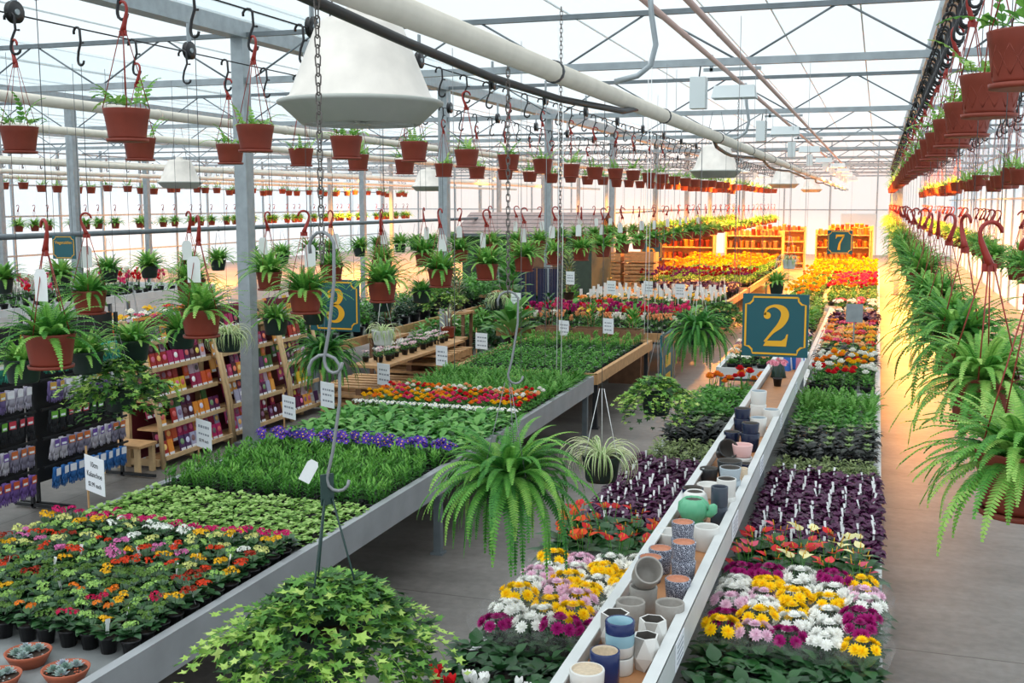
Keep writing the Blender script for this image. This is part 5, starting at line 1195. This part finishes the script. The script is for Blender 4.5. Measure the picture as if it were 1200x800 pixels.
flowerband('primrose', 'primrose', 'pale pink primrose on the pallet plank', -6.4, -6.05, 12.9, 15.5, .715, .17, .2, {'pale pink': H('dfc3d0'), 'white': H('e9e8e6')}, WF, 'primroses on the pallet plank', 1.1, where='bench side')
def tall_plant(x, y, z, label, n, L, W, h, mat='broad_leaf', pot='dark_green_pot', seed=0, name='foliage_plant', ps=1.):
    rr = random.Random(seed); t = thing(name, label, 'plant', (x, y, z+.009)); part('pot', basket_pot(pot), t, scale=ps)
    mb = MB(); 
    for k in range(3):
        mb.tube([(.03*k-.03, .02*k-.02, .12), (.05*k-.05, .03*k-.03, h*.7)], .008, 'wood_dark', 5)
    for k in range(n):
        u = (k+.5)/n; a = k*2.4; r = .05+.12*rr.random()*(1-u)
        mb.leaf((r*math.cos(a), r*math.sin(a), .15*ps+(h-.15)*u), a, math.radians(rr.uniform(5, 40)+40*u), L*rr.uniform(.7, 1.1), W*rr.uniform(.8, 1.1), rr.uniform(.5, 1.3), mat, rr.uniform(.1, .9), prof=(.15, .7, 1, .75, .05), fold=.12)
    part('foliage', mb, t); return t
pl_ = [(-5.6, 16.9, .45, 'broad leaved bird nest like plant past the herb bench', 40, .55, .17, .55, 'broad_leaf'), (-5.0, 17.0, .5, 'upright dark leafy plant in black pot on the brown planter boxes', 60, .12, .05, .8, 'dark_leaf'), (-6.4, 19.2, .75, 'tall fig plant with large upright leaves near a steel post', 60, .38, .2, 1.05, 'broad_leaf'), (-6.6, 16.6, .6, 'yellow green croton like plant by the steel post', 40, .2, .035, .7, 'spider_edge'), (-7.4, 16.0, .7, 'dark leafy shrub behind the pallets', 90, .14, .06, .9, 'dark_leaf'), (-7.0, 18.0, .9, 'pale leaved bushy plant beyond the pallet stacks', 110, .12, .05, .7, 'sage_leaf'), (-3.6, 16.9, .5, 'mid green bush at the end of the planter boxes', 90, .14, .05, .6, 'mid_leaf'), (-4.3, 17.0, .55, 'bush with yellow flowers on the planter boxes', 90, .13, .04, .6, 'mid_leaf'), (-7.6, 22.5, .9, 'dark green shrub in front of the small shed', 120, .18, .07, 1.0, 'dark_leaf'), (-6.6, 24.0, .6, 'autumn coloured shrub beside the far steel post', 110, .17, .06, 1.1, 'sage_leaf'), (-6.6, 27.5, .4, 'round evergreen shrub by the orange crates', 150, .16, .06, 1.2, 'dark_leaf')]
for i, (x, y, z, l, n, L, W, h, mt) in enumerate(pl_):
    tall_plant(x, y, z, l, n, L, W, h, mt, 'terracotta' if i in (3, 6) else 'black_plastic', i+50, ps=1.)
    mb = MB(); 
    for sx in (-.2, .2):
        for sy in (-.2, .2): mb.box((sx, sy, z/2-.02), (.05, .05, z-.04), 'wood_dark')
    mb.box((0, 0, z-.02), (.5, .5, .04), 'wood'); solo('plant_stand', mb, 'wooden plant stand under the %s' % ' '.join(l.split()[:6]), 'stand', (x, y, 0))
t = [x for x in COL.objects if x.get('label', '').startswith('bush with yellow flowers')][0]; part('flower', blossoms(7, 26, .2, .55, .035, 6), t, col=H('e8c53a'))
for i, (x, y) in enumerate([(-4.85, 16.72), (-4.25, 16.72), (-3.65, 16.72)]):
    t = thing('planter_box', 'brown wooden planter box past the herb bench, %s from the racks side' % nth(i+1), 'planter', (x, y, .60), 'brown planter boxes')
    for nm, c, d in (('front_board', (0, -.14, .12), (.5, .02, .24)), ('back_board', (0, .14, .12), (.5, .02, .24)), ('side_board', (-.24, 0, .12), (.02, .26, .24)), ('side_board', (.24, 0, .12), (.02, .26, .24))): mb = MB(); mb.box(c, d, 'wood_dark'); part(nm, mb, t)
    mb = MB(); mb.box((0, 0, .2), (.46, .26, .02), 'soil'); part('soil', mb, t)
    mb = MB(); mb.box((0, 0, .29), (.5, .3, .58), 'wood_dark'); mb.box((0, 0, .59), (.56, .34, .02), 'wood'); solo('crate', mb, 'dark wooden crate under a planter box, %s from the racks side' % nth(i+1), 'crate', (x, y, 0), 'crates under the planter boxes')
for i, (x, y, s_) in enumerate([(-6.05, 15.9, 1.6), (-6.35, 16.15, 1.1), (-5.95, 13.6, 1.0)]):
    mb = MB(); mb.merge(small_pot(.075*s_, .2*s_, 'clay', 'soil', 20)); solo('clay_pot', mb, 'terracotta clay pot on the floor near the pallets, %s' % ('large one', 'medium one', 'small one')[i], 'pot', (x, y, 0))
# ------------------------------------------------------------------ shed, orange crates and stalls far down the house
t = thing('garden_shed', 'small garden shed with greyish pink shingled roof behind the hanging ferns', 'shed', (-8.1, 26.5, 0))
mb = MB(); mb.box((0, 0, 1.05), (3.3, 2.0, 2.1), 'shed_wall'); part('wall', mb, t)
mb = MB(); mb.poly([(-1.66, -1.01, 2.1), (-1.66, 1.01, 2.1), (-1.66, 0, 2.5)], 'orange_tub'); mb.poly([(1.66, -1.01, 2.1), (1.66, 0, 2.5), (1.66, 1.01, 2.1)], 'orange_tub'); part('gable', mb, t)
mb = MB()
for sg in (-1, 1):
    mb.poly([(-1.8, sg*1.25, 2.03), (1.8, sg*1.25, 2.03), (1.8, 0, 2.55), (-1.8, 0, 2.55)], 'shingle'); mb.box((0, sg*1.25, 2.01), (3.6, .03, .07), 'galv_dark')
    for k in range(5): mb.box((0, sg*(.2+.22*k), 2.55-.416*(.2+.22*k)+.006), (3.6, .02, .008), 'galv_dark')
part('roof', mb, t); mb = MB(); mb.box((.4, -1.01, .95), (.8, .04, 1.8), 'wood_dark'); part('door', mb, t)
for j in range(5):
    for i in range(2):
        t = thing('wooden_crate', 'slatted wooden crate, %s up in the %s pile under orange light' % (nth(j+1), ('near', 'far')[i]), 'crate', (-4.55+.05*(j % 2)+.0*i, 27.45+1.2*i if 0 else 29.0+1.0*i, .65+.3*j if 0 else .3*j), 'slatted crates')
        t.location = (-6.9+.9*i, 29.2, .3*j)
        for k in range(3): mb = MB(); mb.box((0, -.35, .06+.09*k), (.8, .02, .07), 'wood'); part('slat', mb, t)
        mb = MB(); mb.box((0, 0, .012), (.8, .7, .02), 'wood'); mb.box((-.39, 0, .14), (.02, .7, .26), 'wood'); mb.box((.39, 0, .14), (.02, .7, .26), 'wood'); mb.box((0, .35, .14), (.8, .02, .26), 'wood'); part('box', mb, t)
def stall(x, y, w_, label, fill, seed):
    rr = random.Random(seed); t = thing('display_stand', label, 'stand', (x, y, 0), 'far display stands')
    for sx in (-w_/2, w_/2): mb = MB(); mb.box((sx, 0, .9), (.06, .5, 1.8), 'wood'); part('upright', mb, t)
    for k in range(4): mb = MB(); mb.box((0, 0, .25+.45*k), (w_, .5, .03), 'wood'); part('shelf', mb, t)
    mb = MB(); mb.box((0, .24, .9), (w_, .02, 1.75), 'wood'); part('back_panel', mb, t)
    n = 0
    for k in range(4):
        xx = -w_/2+.14
        while xx < w_/2-.1:
            n += 1; c = rr.choice(fill); s_ = rr.uniform(.8, 1.3)
            solo('stand_pot', SPOTS[c], 'small pot, %s on the shelves of the %s' % (nth(n), ' '.join(label.split()[:6])), 'pot', (x+xx, y+rr.uniform(-.1, .1), .267+.45*k), 'pots on far display stands', scale=(s_*1.4, s_*1.4, s_*2))
            xx += .2
SPOTS = {c: small_pot(.05, .11, c, 'soil', 10).mesh('stand_pot') for c in ('terracotta', 'orange_tub', 'crimson_box', 'glz_white', 'wood', 'black_plastic')}
stall(-4.2, 40.5, 2.0, 'tall wooden stand left of the far flower bench', ['terracotta', 'orange_tub', 'wood'], 1); stall(-6.8, 41.0, 2.2, 'wide wooden stand past the slatted crates', ['terracotta', 'crimson_box', 'orange_tub'], 2); stall(-1.2, 42.5, 1.9, 'wooden stand at the far end of the right aisle', ['orange_tub', 'wood', 'terracotta'], 3); stall(-9.6, 36, 2.0, 'wooden stand right of the garden shed', ['black_plastic', 'crimson_box', 'glz_white'], 4); stall(-3.9, 48, 2.0, 'last wooden stand below the lit lamps', ['orange_tub', 'wood', 'terracotta'], 5); stall(-1.1, 50, 1.8, 'last wooden stand beside the far door', ['orange_tub', 'terracotta', 'wood'], 6)
# dark clothing stall by the post
t = thing('apron_rack', 'rack hung with navy aprons beyond the fig plant', 'rack', (-6.5, 21.2, 0))
mb = MB(); mb.tube([(-.5, 0, 0), (-.5, 0, 1.5), (.5, 0, 1.5), (.5, 0, 0)], .015, 'black_wire', 6); part('frame', mb, t)
for k in range(4):
    mb = MB(); x0_ = -.36+.24*k
    for q in range(6):
        a = x0_-.1+.034*q; mb.poly([(a, .02*(q % 2), .75), (a+.034, .02*((q+1) % 2), .75), (a+.03, .015*((q+1) % 2), 1.48), (a, .015*(q % 2), 1.48)], 'navy_cloth')
    part('apron', mb, t)
# gold panels on the edge-on sign, wiring loops, more greenery beyond the racks
t = [o for o in COL.objects if (o.get('label') or '').startswith('teal section sign seen')][0]
for sg in (-1, 1):
    for dz in (.02, -.17):
        mb = MB(); mb.box((0, sg*.0125, dz), (.26, .004, .12), 'sign_gold'); part('lettering_panel', mb, t)
for i, (x, y, z) in enumerate([(-1.36, 6.7, 3.62), (-1.5, 13.0, 3.6)]):
    mb = MB(); mb.tube([(0, 0, .55), (.02, .0, .3), (.05, 0, .12), (.02, 0, .0), (-.06, 0, -.06), (-.2, 0, -.09)], .017, 'galv', 8); solo('pipe_elbow', mb, 'grey bent conduit hooking down beside the thick white pipe, %s' % ('nearer', 'farther')[i], 'pipe', (x, y, z))
bench('display_bench', 'bench of leafy green shrubs between the seed racks and the garden shed', -9.0, -7.75, 14.2, 23.8, .6, .14, 'wood')
big = []
for s_ in range(3):
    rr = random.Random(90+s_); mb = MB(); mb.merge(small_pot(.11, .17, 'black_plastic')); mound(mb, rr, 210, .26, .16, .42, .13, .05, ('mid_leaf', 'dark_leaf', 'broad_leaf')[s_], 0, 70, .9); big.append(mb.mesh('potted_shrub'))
for i in range(20):
    for j in range(2):
        solo('potted_shrub', R.choice(big), 'leafy potted shrub behind the racks, %s from the near end, %s file' % (nth(i+1), ('near', 'far')[j]), 'shrub', (-8.1-.55*j, 14.45+.47*i, .6), 'leafy shrubs behind the racks', R.uniform(0, 6), R.uniform(.75, 1.1))
for i in range(9):
    for j in range(2):
        solo('potted_shrub', R.choice(big), 'leafy potted shrub on the floor past the pallets, %s from the near end, %s file' % (nth(i+1), ('near', 'far')[j]), 'shrub', (-6.2-1.28*j, 17.6+.5*i, .0), 'leafy shrubs past the pallets', R.uniform(0, 6), R.uniform(1.1, 1.5))
for i in range(8):
    solo('potted_shrub', R.choice(big), 'leafy potted shrub in front of the garden shed, %s from the aisle side' % nth(i+1), 'shrub', (-6.7-.45*i, 24.6, 0), 'shrubs before the shed', R.uniform(0, 6), R.uniform(1.0, 1.5))

for i, (x, y, z0) in enumerate([(-2.35, 8.2, 1.5), (-2.33, 8.26, 1.45), (-2.0, 9.9, 1.6), (-1.98, 9.95, 1.5), (-1.72, 14.8, 1.4), (-1.6, 17.6, 1.7), (-1.45, 19.4, 1.7), (-1.3, 22.0, 1.8), (-3.1, 10.4, 1.2), (-3.6, 9.2, 1.3)]):
    mb = MB(); mb.tube([(0, 0, 0), (.01, 0, (z0-4.14)*.5), (0, 0, z0-4.14)], .0035, 'white_plastic' if i < 4 else 'grey_wire', 4); solo('hanging_wire', mb, 'long %s hanging wire over the aisle behind the Boston fern, %s from here' % (('white' if i < 4 else 'grey'), nth(i+1)), 'wire', (x, y, 4.14))
for i, (x, y, z0) in enumerate([(-2.1, 7.4, 2.0), (-1.62, 13.4, 2.0), (-1.55, 16.0, 2.0)]):
    chain(x, y, 4.1, z0, 'thin chain dropping from a truss over the middle aisle, %s from here' % nth(i+1))
